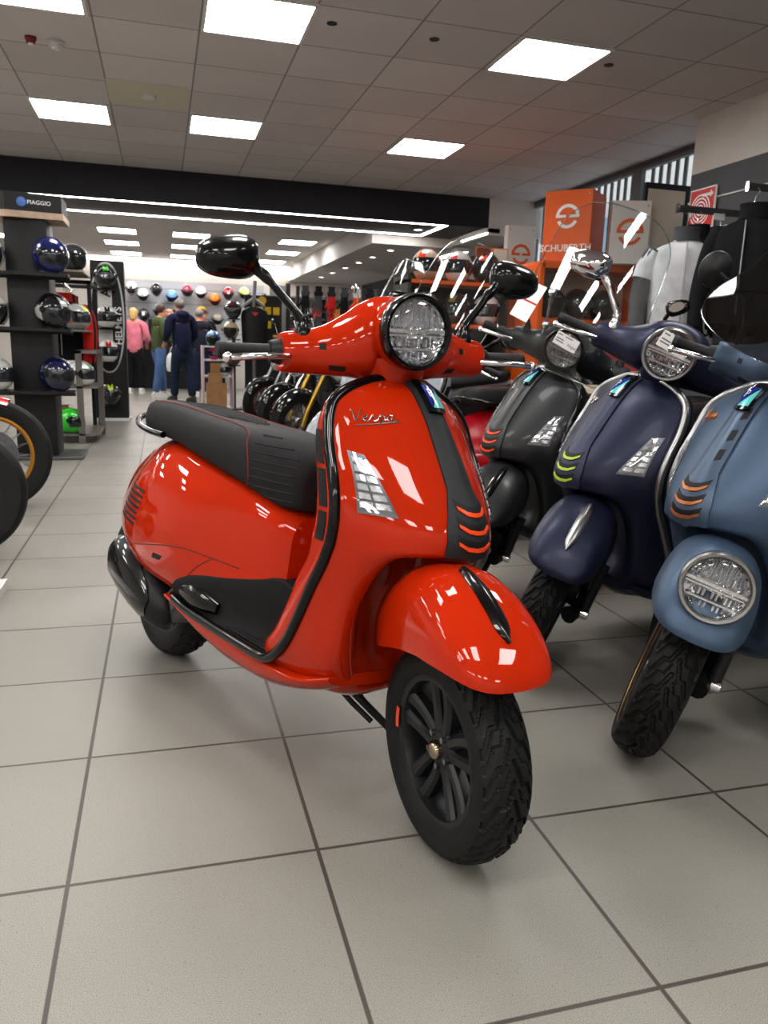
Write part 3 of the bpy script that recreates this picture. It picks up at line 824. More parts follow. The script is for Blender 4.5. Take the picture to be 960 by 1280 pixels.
# ================================================================ ROOM
def grid_mat(name, base, line, size, off, lw, rough, var=.1, speck=0., bumpd=.002, axis2='Y', rough2=None):
    """Square tiles in world metres with a joint line, tone change per tile and fine speckle."""
    m = bpy.data.materials.new(name); m.use_nodes = True
    nt = m.node_tree; N = nt.nodes; L = nt.links; b = N['Principled BSDF']
    geo = N.new('ShaderNodeNewGeometry'); sep = N.new('ShaderNodeSeparateXYZ'); L.new(geo.outputs['Position'], sep.inputs[0])
    def math_(op, a, bb=None, c=None):
        n = N.new('ShaderNodeMath'); n.operation = op
        for i, v in enumerate((a, bb, c)):
            if v is None: continue
            if isinstance(v, (int, float)): n.inputs[i].default_value = v
            else: L.new(v, n.inputs[i])
        return n.outputs[0]
    cells = []; ds = []
    for ax, o in (('X', off[0]), (axis2, off[1])):
        u = math_('DIVIDE', math_('SUBTRACT', sep.outputs[ax], o), size)
        fr = math_('FRACT', u); cells.append(math_('FLOOR', u))
        ds.append(math_('MULTIPLY', math_('MINIMUM', fr, math_('SUBTRACT', 1, fr)), size))
    d = math_('MINIMUM', ds[0], ds[1])
    ln = N.new('ShaderNodeMapRange'); ln.interpolation_type = 'SMOOTHSTEP'
    L.new(d, ln.inputs[0]); ln.inputs[1].default_value = lw * .55; ln.inputs[2].default_value = lw; ln.inputs[3].default_value = 1; ln.inputs[4].default_value = 0
    cv = N.new('ShaderNodeCombineXYZ'); L.new(cells[0], cv.inputs[0]); L.new(cells[1], cv.inputs[1])
    wn = N.new('ShaderNodeTexWhiteNoise'); wn.noise_dimensions = '3D'; L.new(cv.outputs[0], wn.inputs['Vector'])
    nz = N.new('ShaderNodeTexNoise'); nz.inputs['Scale'].default_value = 2.2; nz.inputs['Detail'].default_value = 6; L.new(geo.outputs['Position'], nz.inputs['Vector'])
    n2 = N.new('ShaderNodeTexNoise'); n2.inputs['Scale'].default_value = 620; n2.inputs['Detail'].default_value = 4; L.new(geo.outputs['Position'], n2.inputs['Vector'])
    k = math_('ADD', 1 - var / 2 - .08, math_('ADD', math_('MULTIPLY', wn.outputs['Value'], var), math_('MULTIPLY', nz.outputs['Fac'], .16)))
    if speck:
        sp = N.new('ShaderNodeMapRange'); L.new(n2.outputs['Fac'], sp.inputs[0]); sp.inputs[1].default_value = .34; sp.inputs[2].default_value = .66; sp.inputs[3].default_value = 1 - speck; sp.inputs[4].default_value = 1 + speck
        k = math_('MULTIPLY', k, sp.outputs[0])
        pit = N.new('ShaderNodeTexNoise'); pit.inputs['Scale'].default_value = 150; pit.inputs['Detail'].default_value = 6; pit.inputs['Roughness'].default_value = .7; L.new(geo.outputs['Position'], pit.inputs['Vector'])
        pm = N.new('ShaderNodeMapRange'); L.new(pit.outputs['Fac'], pm.inputs[0]); pm.inputs[1].default_value = .33; pm.inputs[2].default_value = .385; pm.inputs[3].default_value = .5; pm.inputs[4].default_value = 1
        k = math_('MULTIPLY', k, pm.outputs[0])
    mx = N.new('ShaderNodeMix'); mx.data_type = 'RGBA'; mx.blend_type = 'MULTIPLY'; mx.inputs['Factor'].default_value = 1
    mx.inputs['A'].default_value = srgb(*base)
    L.new(k, mx.inputs['B'])
    m2 = N.new('ShaderNodeMix'); m2.data_type = 'RGBA'; L.new(ln.outputs[0], m2.inputs['Factor']); L.new(mx.outputs['Result'], m2.inputs['A']); m2.inputs['B'].default_value = srgb(*line)
    L.new(m2.outputs['Result'], b.inputs['Base Color'])
    rr = N.new('ShaderNodeMapRange'); L.new(nz.outputs['Fac'], rr.inputs[0]); rr.inputs[1].default_value = .3; rr.inputs[2].default_value = .7; rr.inputs[3].default_value = rough - .06; rr.inputs[4].default_value = rough + .06
    L.new(rr.outputs[0], b.inputs['Roughness'])
    bp = N.new('ShaderNodeBump'); bp.inputs['Strength'].default_value = .2; bp.inputs['Distance'].default_value = bumpd
    h = math_('SUBTRACT', math_('MULTIPLY', n2.outputs['Fac'], .35), ln.outputs[0])
    L.new(h, bp.inputs['Height']); L.new(bp.outputs['Normal'], b.inputs['Normal'])
    MATS[name] = m
    return m
XL, XR, YB, YF = -6.2, 4.46, -3.2, 18.0
ZC, ZF = 2.84, 2.70
# floor grid from the photograph: joints at FX + k*.496, FY + k*.496
M_FLOOR = grid_mat('porcelain_tiles', (140, 137, 130), (74, 68, 64), .496, (FX, FY), .0055, .40, .06, .42)
M_CEIL = grid_mat('ceiling_tiles', (205, 199, 197), (140, 136, 136), .598, (.265, 4.612), .007, .9, .14, .0, .002)
M_FCEIL = mat('far_ceiling_white', (205, 200, 197), .8, noise=.03, nscale=3)
M_WALLW = mat('white_wall', (206, 200, 194), .8, noise=.03, nscale=4)
M_WALLG = mat('grey_wall', (88, 89, 92), .7, noise=.05, nscale=5)
M_SOFFIT = mat('anthracite_soffit', (26, 26, 31), .6, noise=.12, nscale=6)
M_SOFFIT2 = mat('brown_soffit', (66, 58, 57), .55, noise=.12, nscale=6)
M_PANEL = emission('ceiling_panel_glow', (1.0, .985, .96), 22.)
M_LED = emission('led_glow', (1.0, .97, .92), 20.)
M_FRAMEW = mat('white_metal_frame', (215, 215, 213), .45)
struct(MB().box((XL, YB, -.1), (XR + .3, YF, 0)), 'floor', M_FLOOR, smooth=False)
struct(MB().box((XL, YB, ZC), (XR + .06, 9.3, ZC + .1)), 'ceiling', M_CEIL, smooth=False)
struct(MB().box((XL, 10.6, ZF), (XR + .3, YF, ZF + .1)), 'ceiling_far', M_FCEIL, smooth=False)
struct(MB().box((XL - .1, YB, -.1), (XL, YF, ZC + .1)), 'wall_left', M_WALLW, smooth=False)
struct(MB().box((XL, YB - .1, -.1), (XR + .3, YB, ZC + .1)), 'wall_back', M_WALLW, smooth=False)
struct(MB().box((XL, YF, -.1), (XR + .3, YF + .1, ZF + .1)), 'wall_front', M_WALLW, smooth=False)

def panel_light(x, y, z, sx=.574, sy=.574, label='', group=''):
    t = empty('ceiling_light', (x, y, z)); tag(t, label, 'ceiling light', group)
    if 'clf%.2f' % sx not in CACHE:
        o = MB().box((-sx / 2 - .012, -sy / 2 - .012, -.012), (sx / 2 + .012, -sy / 2 + .008, .0)).box((-sx / 2 - .012, sy / 2 - .008, -.012), (sx / 2 + .012, sy / 2 + .012, .0)).box((-sx / 2 - .012, -sy / 2, -.012), (-sx / 2 + .008, sy / 2, .0)).box((sx / 2 - .008, -sy / 2, -.012), (sx / 2 + .012, sy / 2, .0)).build('frame', M_FRAMEW, t, smooth=False)
        CACHE['clf%.2f' % sx] = o.data
        o = MB().box((-sx / 2 + .008, -sy / 2 + .008, -.006), (sx / 2 - .008, sy / 2 - .008, -.001)).build('diffuser', M_PANEL, t, smooth=False)
        CACHE['cld%.2f' % sx] = o.data
    else:
        inst('frame', CACHE['clf%.2f' % sx], M_FRAMEW, t); inst('diffuser', CACHE['cld%.2f' % sx], M_PANEL, t)
    return t
# ---------------------------------------------------------------- setting: soffit, walls, windows
G_NEAR = 'lit square panels in the near ceiling'
PL = {(-.65, 4.9): 'square ceiling light panel cut by the top left corner of the photo', (.57, 4.9): 'large bright ceiling panel at the top edge, left of centre', (2.37, 4.9): 'bright ceiling panel upper right, nearest the window wall',
      (-.65, 7.3): 'leftmost ceiling panel of the row just before the dark soffit', (.57, 7.3): 'middle ceiling panel of the row just before the dark soffit', (2.37, 7.3): 'rightmost ceiling panel of the row just before the dark soffit'}
for j, y in enumerate((-2.3, .1, 2.5, 4.9, 7.3)):
    for i, x in enumerate((-4.85, -3.65, -2.45, -.65, .57, 2.37)):
        k = (x, y)
        panel_light(x, y, ZC, label=PL.get(k, 'bright square ceiling panel outside the frame of the photo'), group=G_NEAR)
struct(MB().box((XL, 9.3, 2.50), (3.87, 9.34, ZC + .1)), 'trim_1', M_SOFFIT, smooth=False)
struct(MB().box((XL, 9.34, 2.52), (3.86, 10.6, 2.9)), 'trim_2', M_SOFFIT2, smooth=False)
struct(MB().box((3.87, 9.30, 2.42), (XR + .3, 10.6, ZC + .1)), 'trim_3', M_WALLW, smooth=False)
leds = tag(MB().box((XL, 9.44, 2.512), (3.40, 9.485, 2.52)).box((XL, 10.42, 2.512), (3.40, 10.465, 2.52)).box((3.355, 9.485, 2.512), (3.40, 10.42, 2.52)).build('led_strip', M_LED, smooth=False), 'white led strip running round the dark soffit underside', 'led strip')
# bulkhead on the right of the far zone
struct(MB().box((2.75, 10.6, 2.40), (XR + .3, YF, ZF)), 'trim_4', M_FCEIL, smooth=False)
FARN = ('nearest', 'middle', 'farthest'); FARC = ('left', 'centre', 'right')
for i, x in enumerate((-.62, .51, 2.22)):
    for j, y in enumerate((13.5, 15.15, 16.9)):
        panel_light(x, y, ZF, label='%s panel of the %s column of lights above the helmet wall' % (FARN[j], FARC[i]), group='far ceiling panels')
for x in (-4.2, -2.4):
    for y in (12.2, 15.15): panel_light(x, y, ZF, label='far ceiling panel hidden behind the helmet pillar', group='far ceiling panels')
tag(MB().box((-1.5, 17.9, 2.64), (2.7, 17.94, 2.70)).build('led_strip', M_LED, smooth=False), 'thin white led line along the top of the far wall', 'led strip')
SPL = emission('spot_glow', (1, .95, .88), 22.)
for k, y in enumerate((9.95, 11.2, 12.2, 13.1, 14.1, 15.2, 16.3)):
    z = 2.52 if y < 10.6 else 2.40
    t = empty('spotlight', (3.18, y, z)); tag(t, 'small round recessed spotlight, number %s from the front along the white bulkhead' % ('one', 'two', 'three', 'four', 'five', 'six', 'seven')[k], 'spotlight', 'recessed spots in the white bulkhead')
    MB().lathe([(.065, 0), (.065, -.008), (.048, -.010), (.046, 0)], 20).build('ring', M_FRAMEW, t)
    MB().lathe([(0, -.003), (.045, -.003)], 20).build('lamp', SPL, t)
for k, (x, y) in enumerate(((3.93, 9.75), (4.0, 10.9), (4.05, 12.1))):
    z = 2.5 if y < 10.6 else 2.40
    t = empty('linear_light', (x, y, z)); tag(t, '%s of the long white strip lights beyond the orange display boxes' % ('nearest', 'middle', 'farthest')[k], 'linear light', 'strip lights')
    MB().box((-.09, -.45, -.05), (.09, .45, 0)).build('housing', M_FRAMEW, t, smooth=False)
    MB().box((-.07, -.44, -.056), (.07, .44, -.05)).build('diffuser', M_LED, t, smooth=False)
# right wall: windows with slats above, grey below
struct(MB().box((XR, 5.65, -.1), (XR + .06, 9.85, 2.02)).box((XR, 9.85, -.1), (XR + .3, YF, ZC)).box((XR, 5.65, 2.80), (XR + .06, 9.85, ZC + .1)), 'wall_right', M_WALLG, smooth=False)
struct(MB().box((4.04, YB, -.1), (XR + .3, 5.65, 2.438)), 'wall_right_near', M_WALLG, smooth=False)
struct(MB().box((4.04, YB, 2.438), (XR + .3, 5.65, ZC + .1)), 'wall_right_upper', M_WALLW, smooth=False)
struct(MB().box((4.032, YB, 2.222), (4.04, 5.65, 2.232)).box((4.032, YB, 2.0), (4.04, 5.65, 2.008)), 'trim_5', M_FRAMEW, smooth=False)
M_FRAME = mat('grey_window_frame', (120, 122, 124), .5)
M_SLAT = mat('grey_sunshade_slat', (128, 130, 134), .5)
for n, (y0, y1) in enumerate(((5.66, 7.05), (7.12, 8.42), (8.49, 9.84))):
    w = empty('window_%d' % (n + 1), (XR, (y0 + y1) / 2, 2.02)); w['kind'] = 'structure'
    h = (y1 - y0) / 2
    MB().box((.0, -h - .035, 0), (.05, -h + .03, .78)).box((.0, h - .03, 0), (.05, h + .035, .78)).box((.0, -h, .75), (.05, h, .78)).box((.0, -h, 0), (.05, h, .04)).build('window_frame', M_FRAME, w, smooth=False)
    MB().box((.03, -h, .04), (.034, h, .75)).build('window_pane', M_GLASS, w, smooth=False)
    sl = MB()
    k = int((2 * h - .1) / .115)
    for i in range(k):
        y = -h + .07 + i * (2 * h - .14) / max(1, k - 1)
        sl.box((.10, y - .024, -.02), (.112, y + .024, .80))
    sl.build('sunshade_slats', M_SLAT, w, smooth=False)
def brick():
    m = mat('facade_brick', (190, 150, 118), .9)
    nt = m.node_tree; N = nt.nodes; L = nt.links
    b = N.new('ShaderNodeTexBrick'); b.inputs['Scale'].default_value = 1.6
    b.inputs['Color1'].default_value = srgb(205, 160, 122); b.inputs['Color2'].default_value = srgb(225, 190, 150); b.inputs['Mortar'].default_value = srgb(235, 225, 215)
    b.inputs['Mortar Size'].default_value = .03
    tc = N.new('ShaderNodeTexCoord'); mp = N.new('ShaderNodeMapping'); mp.inputs['Rotation'].default_value = (PI / 2, 0, PI / 2)
    L.new(tc.outputs['Object'], mp.inputs[0]); L.new(mp.outputs[0], b.inputs['Vector'])
    L.new(b.outputs['Color'], N['Principled BSDF'].inputs['Base Color'])
    return m
fac = MB().box((10, 1, -1), (10.4, 24, 9)).build('building_facade', brick(), smooth=False); fac['kind'] = 'structure'
fw = MB()
for y in np.arange(2.2, 23, 2.3):
    for z in (2.6, 5.6): fw.box((9.9, y, z), (10.0, y + 1.1, z + 1.5))
o = fw.build('facade_windows', mat('facade_glass', (150, 170, 190), .1, .3), smooth=False); o['kind'] = 'structure'
wd = bpy.data.worlds.new('sky'); SC.world = wd; wd.use_nodes = True
bgn = wd.node_tree.nodes['Background']; bgn.inputs[0].default_value = (.82, .9, 1, 1); bgn.inputs[1].default_value = 1.5

# small ceiling fittings
def sd(name, x, y, r, label, cat, m1):
    t = empty(name, (x, y, ZC)); tag(t, label, cat)
    MB().lathe([(r, 0), (r, -.012), (r * .8, -.02), (r * .75, -.035), (0, -.04)], 20).build('base', m1, t)
    MB().lathe([(r * .5, -.036), (r * .42, -.046), (0, -.048)], 16).build('sensor', M_FRAMEW, t)
sd('smoke_detector', -.581, 5.715, .055, 'round white smoke detector on the ceiling at top left', 'smoke detector', mat('detector_white', (200, 198, 195), .5))
sd('alarm_beacon', -.723, 5.687, .035, 'small red alarm beacon beside the smoke detector', 'alarm beacon', mat('beacon_red', (120, 30, 28), .4))
t = empty('emergency_lamp', (-.045, 6.62, ZC)); tag(t, 'beige ceiling panel with a round emergency lamp in its middle', 'emergency lamp')
MB().box((-.288, -.288, -.004), (.288, .288, 0)).build('plate', mat('beige_panel', (205, 198, 178), .8), t, smooth=False)
MB().lathe([(.055, -.004), (.055, -.02), (.045, -.03), (0, -.032)], 20).build('lamp', M_FRAMEW, t)
for n, (x, y) in enumerate(((.983, 4.83), (1.605, 4.846), (2.776, 4.851))):
    tag(MB().lathe([(.03, 0), (.03, -.004), (.018, -.006), (0, -.002)], 16).build('sprinkler', mat('sprinkler_dark', (40, 38, 38), .5)), 'small dark round ceiling fitting, %s of three' % ('leftmost', 'middle one', 'rightmost')[n], 'ceiling fitting', 'dark round fittings on the near ceiling').location = (x, y, ZC)

# ---------------------------------------------------------------- helmets
HEL = {}
def helmet_geo(style):
    if style in HEL: return HEL[style]
    rx, ry, rz = .142, .118, .132
    def pt(az, el, k=1.):
        x = math.cos(el) * math.cos(az); y = math.cos(el) * math.sin(az); z = math.sin(el)
        f = 1.
        if style == 'full' and z < 0 and x > 0: f = 1 + .16 * min(1, -z * 1.6) * x
        if style == 'full' and z < 0 and x < 0: f = 1 - .05 * -z
        zz = max(z, -.86 if style == 'full' else -.72)
        return Vector((x * rx * f * k, y * ry * k * (1 - .08 * max(0, -z)), zz * rz * k + .118))
    NA, NE = 44, 26
    els = [R_(-62) + (R_(90) - R_(-62)) * i / NE for i in range(NE + 1)]
    azs = [2 * PI * j / NA for j in range(NA)]
    op = (lambda a, e: abs(a) < 68 and -20 < e < 22) if style == 'full' else (lambda a, e: abs(a) < 66 - max(0, -e) * .25 and -70 < e < 20)
    mb = MB(); vs = [pt(a, e) for e in els for a in azs]; fs = []
    for i in range(NE):
        for j in range(NA):
            ad = math.degrees((azs[j] + PI / NA + PI) % (2 * PI) - PI); ed = math.degrees((els[i] + els[i + 1]) / 2)
            if op(ad, ed): continue
            a, b = i * NA + j, i * NA + (j + 1) % NA
            fs.append((a, b, b + NA, a + NA))
    mb.add(vs, fs)
    o = mb.build('shell', None, solid=.010); shell = o.data; bpy.data.objects.remove(o)
    def zone(a0, a1, e0, e1, k, na=20, ne=8):
        return MB().rings([[pt(R_(a0 + (a1 - a0) * j / na), R_(e0 + (e1 - e0) * i / ne), k) for j in range(na + 1)] for i in range(ne + 1)], (0, 0), False)
    visor = zone(-74, 74, -22, 24, 1.012).mesh('visor') if style == 'full' else zone(-66, 66, -42, 24, 1.02).mesh('visor')
    lining = MB().ball((0, 0, .118), (rx * .9, ry * .9, rz * .88), 20, 14).mesh('lining')
    rim = MB().tube([pt(R_(a), R_(-60), 1.0) + Vector((0, 0, -.004)) for a in range(0, 361, 15)], .009, 8, (0, 0)).mesh('rim') if style == 'full' else MB().tube([pt(R_(a), R_(-47), 1.0) for a in range(60, 301, 12)], .008, 8).mesh('rim')
    stripe = MB()
    for a0, a1, w in ((-11, 11, 1),):
        stripe.rings([[pt(R_(a), 0, 1) for a in (0, 1)] for _ in range(2)], (0, 0), False) if False else None
    # centre band over the crown
    band = MB(); rr = []
    for i in range(25):
        u = R_(26 + (180 - 26) * i / 24)
        row = []
        for wv in (-.028, -.01, .01, .028):
            e = math.asin(max(-1, min(1, math.sin(u)))); p = pt(0 if u < PI / 2 else PI, e, 1.008)
            row.append(p + Vector((0, wv, -abs(wv) * .18)))
        rr.append(row)
    band.rings(rr, (0, 0), False)
    sidep = MB()
    for sg in (1, -1):
        ring = []
        for i in range(9):
            row = []
            for j in range(7):
                row.append(pt(sg * R_(78 + 62 * i / 8), R_(-30 + (34 + 10 * math.sin(i * .9)) * j / 6 + 14 * i / 8), 1.008))
            ring.append(row)
        sidep.rings(ring, (0, 0), False)
    piv = {}
    for sg in (1, -1):
        p = pt(sg * R_(76), R_(6), 1.0)
        piv[sg] = MB().lathe([(0, .012), (.018, .012), (.024, .004), (.024, -.006)], 16, 'y', M=Matrix.Translation(p) @ Matrix.Diagonal((1, sg, 1, 1))).mesh('piv')
    HEL[style] = dict(shell=shell, visor=visor, lining=lining, rim=rim, stripe=band.mesh('band'), graphic=sidep.mesh('gr'), pivot=piv)
    return HEL[style]
M_VIS = mat('dark_visor', (34, 37, 42), .08, coat=1)
M_CLV = thin_glass('clear_visor', (.8, .82, .84), .25)
M_LIN = mat('black_lining', (16, 16, 17), .9)
def paintm(rgb, gloss=True, metal=.0):
    k = 'paint_%d_%d_%d%s' % (*rgb, '' if gloss else '_matte')
    return mat(k, rgb, .2 if gloss else .5, metal, coat=.8 if gloss else 0)
def helmet(loc, rz, label, col, style='full', visor=None, stripe=None, graphic=None, sc=1., tilt=0., group=None, gloss=True):
    g = helmet_geo(style)
    t = empty('helmet', loc, (0, R_(tilt), R_(rz)), sc); tag(t, label, 'helmet', group)
    inst('shell', g['shell'], paintm(col, gloss), t)
    inst('lining', g['lining'], M_LIN, t)
    inst('rim', g['rim'], M_BLACKM, t)
    if visor != 'none': inst('visor', g['visor'], visor or (M_VIS if style == 'full' else M_CLV), t)
    for sg in (1, -1): inst('pivot', g['pivot'][sg], M_BLACKM, t)
    if stripe: inst('stripe', g['stripe'], paintm(stripe), t)
    if graphic: inst('graphic', g['graphic'], paintm(graphic), t)
    return t

# ---------------------------------------------------------------- black helmet pillar on the left
t = empty('helmet_pillar', (-1.04, 7.45, 0)); tag(t, 'tall black helmet display pillar with a wide head at the left', 'display pillar')
M_PIL = mat('pillar_black', (22, 22, 25), .5, noise=.1, nscale=8)
MB().box((-.17, -.20, .02), (.155, .20, 1.98)).build('column', M_PIL, t, bevel=.004)
MB().box((-.26, -.26, 0), (.36, .26, .03)).build('base_plate', mat('steel_base', (110, 110, 112), .4, .8), t, bevel=.003)
def cap_(z0, z1, g=0.):
    return MB().rings([[(-.42 - g, -.10, z), (-.14, -.26 - g, z), (.28 + g, -.20 - g, z), (.28 + g, .22, z), (-.42 - g, .22, z)] for z in (z0, z1)])
hd_ = cap_(2.03, 2.17).build('sign_head', M_PIL, t, smooth=False)
cap_(1.98, 2.03, .012).build('wood_edge', mat('pale_wood', (196, 172, 150), .6, noise=.15, nscale=14), t, smooth=False)
u = Vector((.42, .06, 0)).normalized()
text_at('lettering', 'PIAGGIO', .045, Vector((.115, -.232, 2.10)), u, (0, 0, 1), M_WHITE, hd_, bold=.0005)
e = MB().lathe([(0, 0), (.036, 0), (.036, .004), (0, .006)], 24, 'y', M=Matrix.Translation((-.015, -.250, 2.10)) @ Matrix.Rotation(R_(8), 4, 'Z') @ Matrix.Rotation(PI, 4, 'Z')).build('emblem', mat('emblem_blue', (70, 120, 200), .3), hd_)
for z in (1.555, 1.115, .60):
    MB().box((-.46, -.36, z - .03), (.32, -.20, z - .005)).box((-.46, -.22, z - .05), (.32, -.20, z)).build('shelf', M_PIL, t, smooth=False)
HP = 'helmets on the black pillar'
helmet((-.87, 7.17, 1.56), -48, 'glossy dark navy helmet with visor, top right of the black pillar', (20, 30, 84), sc=1.12, tilt=10, group=HP)
helmet((-.87, 7.17, 1.12), -48, 'black helmet with pale grey chin, middle right of the black pillar', (24, 24, 27), sc=1.12, graphic=(190, 190, 188), stripe=(170, 172, 172), tilt=10, group=HP)
helmet((-.87, 7.17, .605), -48, 'glossy black-blue helmet, bottom right of the black pillar', (16, 22, 62), sc=1.12, tilt=10, group=HP)
helmet((-1.34, 7.17, 1.55), -40, 'pale grey open-face helmet cut by the left edge, top shelf of the pillar', (205, 205, 200), 'jet', sc=1.1, group=HP)
helmet((-1.33, 7.17, 1.11), -40, 'pale grey open-face helmet cut by the left edge, middle shelf of the pillar', (205, 205, 200), 'jet', sc=1.1, group=HP)
helmet((-1.33, 7.17, .595), -40, 'pale grey helmet cut by the left edge, bottom shelf of the pillar', (190, 190, 188), 'full', sc=1.1, group=HP)
# shelf frame behind the pillar with four helmets
t = empty('steel_rack', (-.95, 8.6, 0)); tag(t, 'grey steel helmet rack standing behind the black pillar', 'rack')
M_RACK = mat('rack_steel', (128, 124, 118), .45, .6)
for (x, y, h) in ((.16, -.25, .92), (.30, .55, .92), (-.30, -.25, 1.85), (-.30, .55, 1.85)):
    MB().box((x - .03, y - .02, 0), (x + .03, y + .02, h)).build('post', M_RACK, t, smooth=False)
for z in (.10, .57, 1.12, 1.68):
    MB().box((-.33, -.27, z - .02), (.33 if z < .9 else .24, .57, z)).build('shelf', M_RACK, t, smooth=False)
MB().box((.13, -.27, .89), (.33, .57, .92)).build('top_rail', M_RACK, t, smooth=False)
HR = 'helmets on the rack behind the pillar'
helmet((-.80, 8.45, 1.68), -35, 'dark open helmet with raised clear visor behind the pillar top', (60, 60, 62), 'jet', group=HR)
helmet((-.80, 8.45, 1.12), -35, 'grey helmet with neon yellow and red marks behind the pillar', (150, 150, 150), stripe=(200, 220, 40), graphic=(210, 60, 50), group=HR)
helmet((-.78, 8.45, .57), -35, 'white helmet with green band behind the pillar', (228, 228, 224), stripe=(30, 130, 80), group=HR)
helmet((-.90, 8.42, .10), -20, 'bright green helmet on the lowest shelf behind the pillar', (52, 190, 50), group=HR)
tag(MB().box((-1.08, 8.55, .10), (-.94, 8.7, .36)).build('cardboard_box', mat('cardboard', (172, 130, 90), .8, noise=.1, nscale=12), smooth=False), 'small cardboard box behind the green helmet', 'box')

# ---------------------------------------------------------------- black totem with oval helmet board
t = empty('helmet_totem', (-.63, 10.75, 0)); tag(t, 'slim black totem with a tall oval HELMETS board', 'display totem')
MB().box((-.20, -.03, .03), (.20, .22, 1.99)).build('column', M_PIL, t, smooth=False)
MB().box((-.23, -.08, 0), (.23, .27, .035)).build('base_plate', M_FRAMEW, t, smooth=False)
def oval(k, y0, y1):
    return MB().rings([[(-.015 + .205 * k * (abs(math.cos(q)) ** .85) * math.copysign(1, math.cos(q)), y, 1.29 + (.68 - .205 * (1 - k)) * math.sin(q)) for q in (2 * PI * j / 48 for j in range(48))] for y in (y0, y1)])
ov = oval(1, -.06, -.03).build('oval_board', mat('board_silver', (196, 196, 194), .35, .3), t)
oval(.90, -.063, -.059).build('board_face', mat('board_black', (24, 24, 26), .5), ov)
MB().rings([[(x, -.066, z), (x + .17, -.066, z)] for x, z in ((-.13, .86), (-.12, 1.74))], (0, 0), False).build('white_panel', mat('board_white', (214, 214, 212), .5), ov)
text_at('lettering', 'HELMETS', .115, (.118, -.0665, 1.20), (0, 0, 1), (-1, 0, 0), M_WHITE, ov, bold=.002)
text_at('lettering', 'AGV'[0:1], .16, (-.02, -.0675, 1.60), (0, 0, 1), (-1, 0, 0), mat('print_black', (20, 20, 20), .5), ov, bold=.003)
HT = 'helmets on the black totem'
for z, c, s, g_, lab in ((1.65, (40, 40, 42), (70, 200, 60), (60, 190, 60), 'green and black helmet at the top of the oval totem board'), (1.17, (225, 225, 222), (30, 30, 30), (30, 30, 32), 'white and black helmet, second on the oval totem board'),
                      (.75, (230, 228, 226), (200, 30, 35), (190, 28, 34), 'red and white helmet, lowest on the oval totem board'), (.22, (30, 30, 34), (190, 215, 40), (185, 210, 40), 'neon yellow and black helmet below the oval on the totem')):
    helmet((-.645, 10.545, z), -82, lab, c, sc=1.12, stripe=s, graphic=g_, tilt=0, group=HT)
    MB().box((-.13, -.22, z - .022), (.10, -.03, z - .004)).build('bracket', M_PIL, t, smooth=False)

# ---------------------------------------------------------------- garments
def skin(name, nodes, edges, m, parent=None, sub=1, root=0):
    me = bpy.data.meshes.new(name)
    me.from_pydata([n[:3] for n in nodes], edges, [])
    o = bpy.data.objects.new(name, me); COL.objects.link(o)
    if parent: o.parent = parent
    md = o.modifiers.new('s', 'SKIN'); md.use_smooth_shade = True
    sv = me.skin_vertices[0].data
    for i, n in enumerate(nodes):
        r = n[3]; sv[i].radius = r if isinstance(r, tuple) else (r, r)
    sv[root].use_root = True
    s = o.modifiers.new('u', 'SUBSURF'); s.levels = s.render_levels = sub
    bake(o, True, 80); setmat(o, m)
    return o
def fabric(name, col, rough=.85, wr=.5):
    return mat(name, col, rough, spec=.25, noise=.18, nscale=9, bump=wr, bscale=14)
def jacket_geo(w=.22, L=.62):
    rg = []
    for z, a, b in ((0, .86, .085), (-.0, .9, .09), (.12, .9, .095), (.30, .96, .10), (.44, 1.0, .10), (.53, .98, .085), (.585, .72, .07), (.615, .38, .06), (.655, .30, .055), (.68, .29, .052)):
        ww = w * a
        rg.append([(ww * (abs(math.cos(q)) ** .8) * math.copysign(1, math.cos(q)), b * (abs(math.sin(q)) ** .8) * math.copysign(1, math.sin(q)) + .008 * math.sin(q * 5 + z * 9), z) for q in (2 * PI * j / 28 for j in range(28))])
    return MB().rings(dense(rg[1:], 1, 3).tolist(), (1, 0))
def sleeve_geo(sg, w=.22):
    P = [(sg * w * .80, 0, .56), (sg * w * 1.02, .0, .47), (sg * w * 1.17, -.02, .30), (sg * w * 1.22, -.05, .12), (sg * w * 1.18, -.075, -.03)]
    return MB().tube(smoothline(P, 4), [.062, .064, .066, .066, .065, .063, .062, .061, .060, .058, .056, .054, .052, .050, .047, .045, .043], 14, flat=(1, 1))
def jacket(loc, rz, label, body, sleeve, group='jackets on the rail by the grey wall', accent=None, panel=None, tilt=0, hang=True):
    t = empty('jacket', loc, (R_(tilt), 0, R_(rz))); tag(t, label, 'jacket', group)
    b = Q('torso', 'jk_t', body, t, jacket_geo, ang=70)
    for sg in (1, -1):
        s = Q('sleeve', 'jk_s%d' % sg, sleeve, t, lambda: sleeve_geo(sg), ang=70)
        if accent: Q('sleeve_patch', 'jk_p%d' % sg, accent, s, lambda: MB().tube([(sg * .182, -.0, .545), (sg * .232, -.004, .45), (sg * .25, -.01, .38)], [.066, .069, .069], 14))
    Q('collar', 'jk_c', sleeve, t, lambda: MB().lathe([(.088, .615), (.082, .66), (.085, .705), (.074, .705), (.070, .63)], 24, 'z', M=Matrix.Diagonal((1, .8, 1, 1))), ang=60)
    Q('zip', 'jk_z', M_STEEL, t, lambda: MB().box((-.004, -.108, .05), (.004, -.086, .60)))
    if panel:
        Q('side_panel', 'jk_pan', panel, t, lambda: MB().rings([[(x, -.112 + .07 * (x / .2) ** 2, z) for x in xs] for z, xs in ((.02, (.08, .13, .19)), (.25, (.10, .15, .20)), (.42, (.14, .17, .205)))], (0, 0), False))
    if hang: Q('hanger', 'jk_h', M_CHROME, t, lambda: MB().tube(smoothline([(0, 0, .66), (0, 0, .74), (.02, 0, .775), (0, 0, .80), (-.02, 0, .785)], 4), .004, 6))
    return t
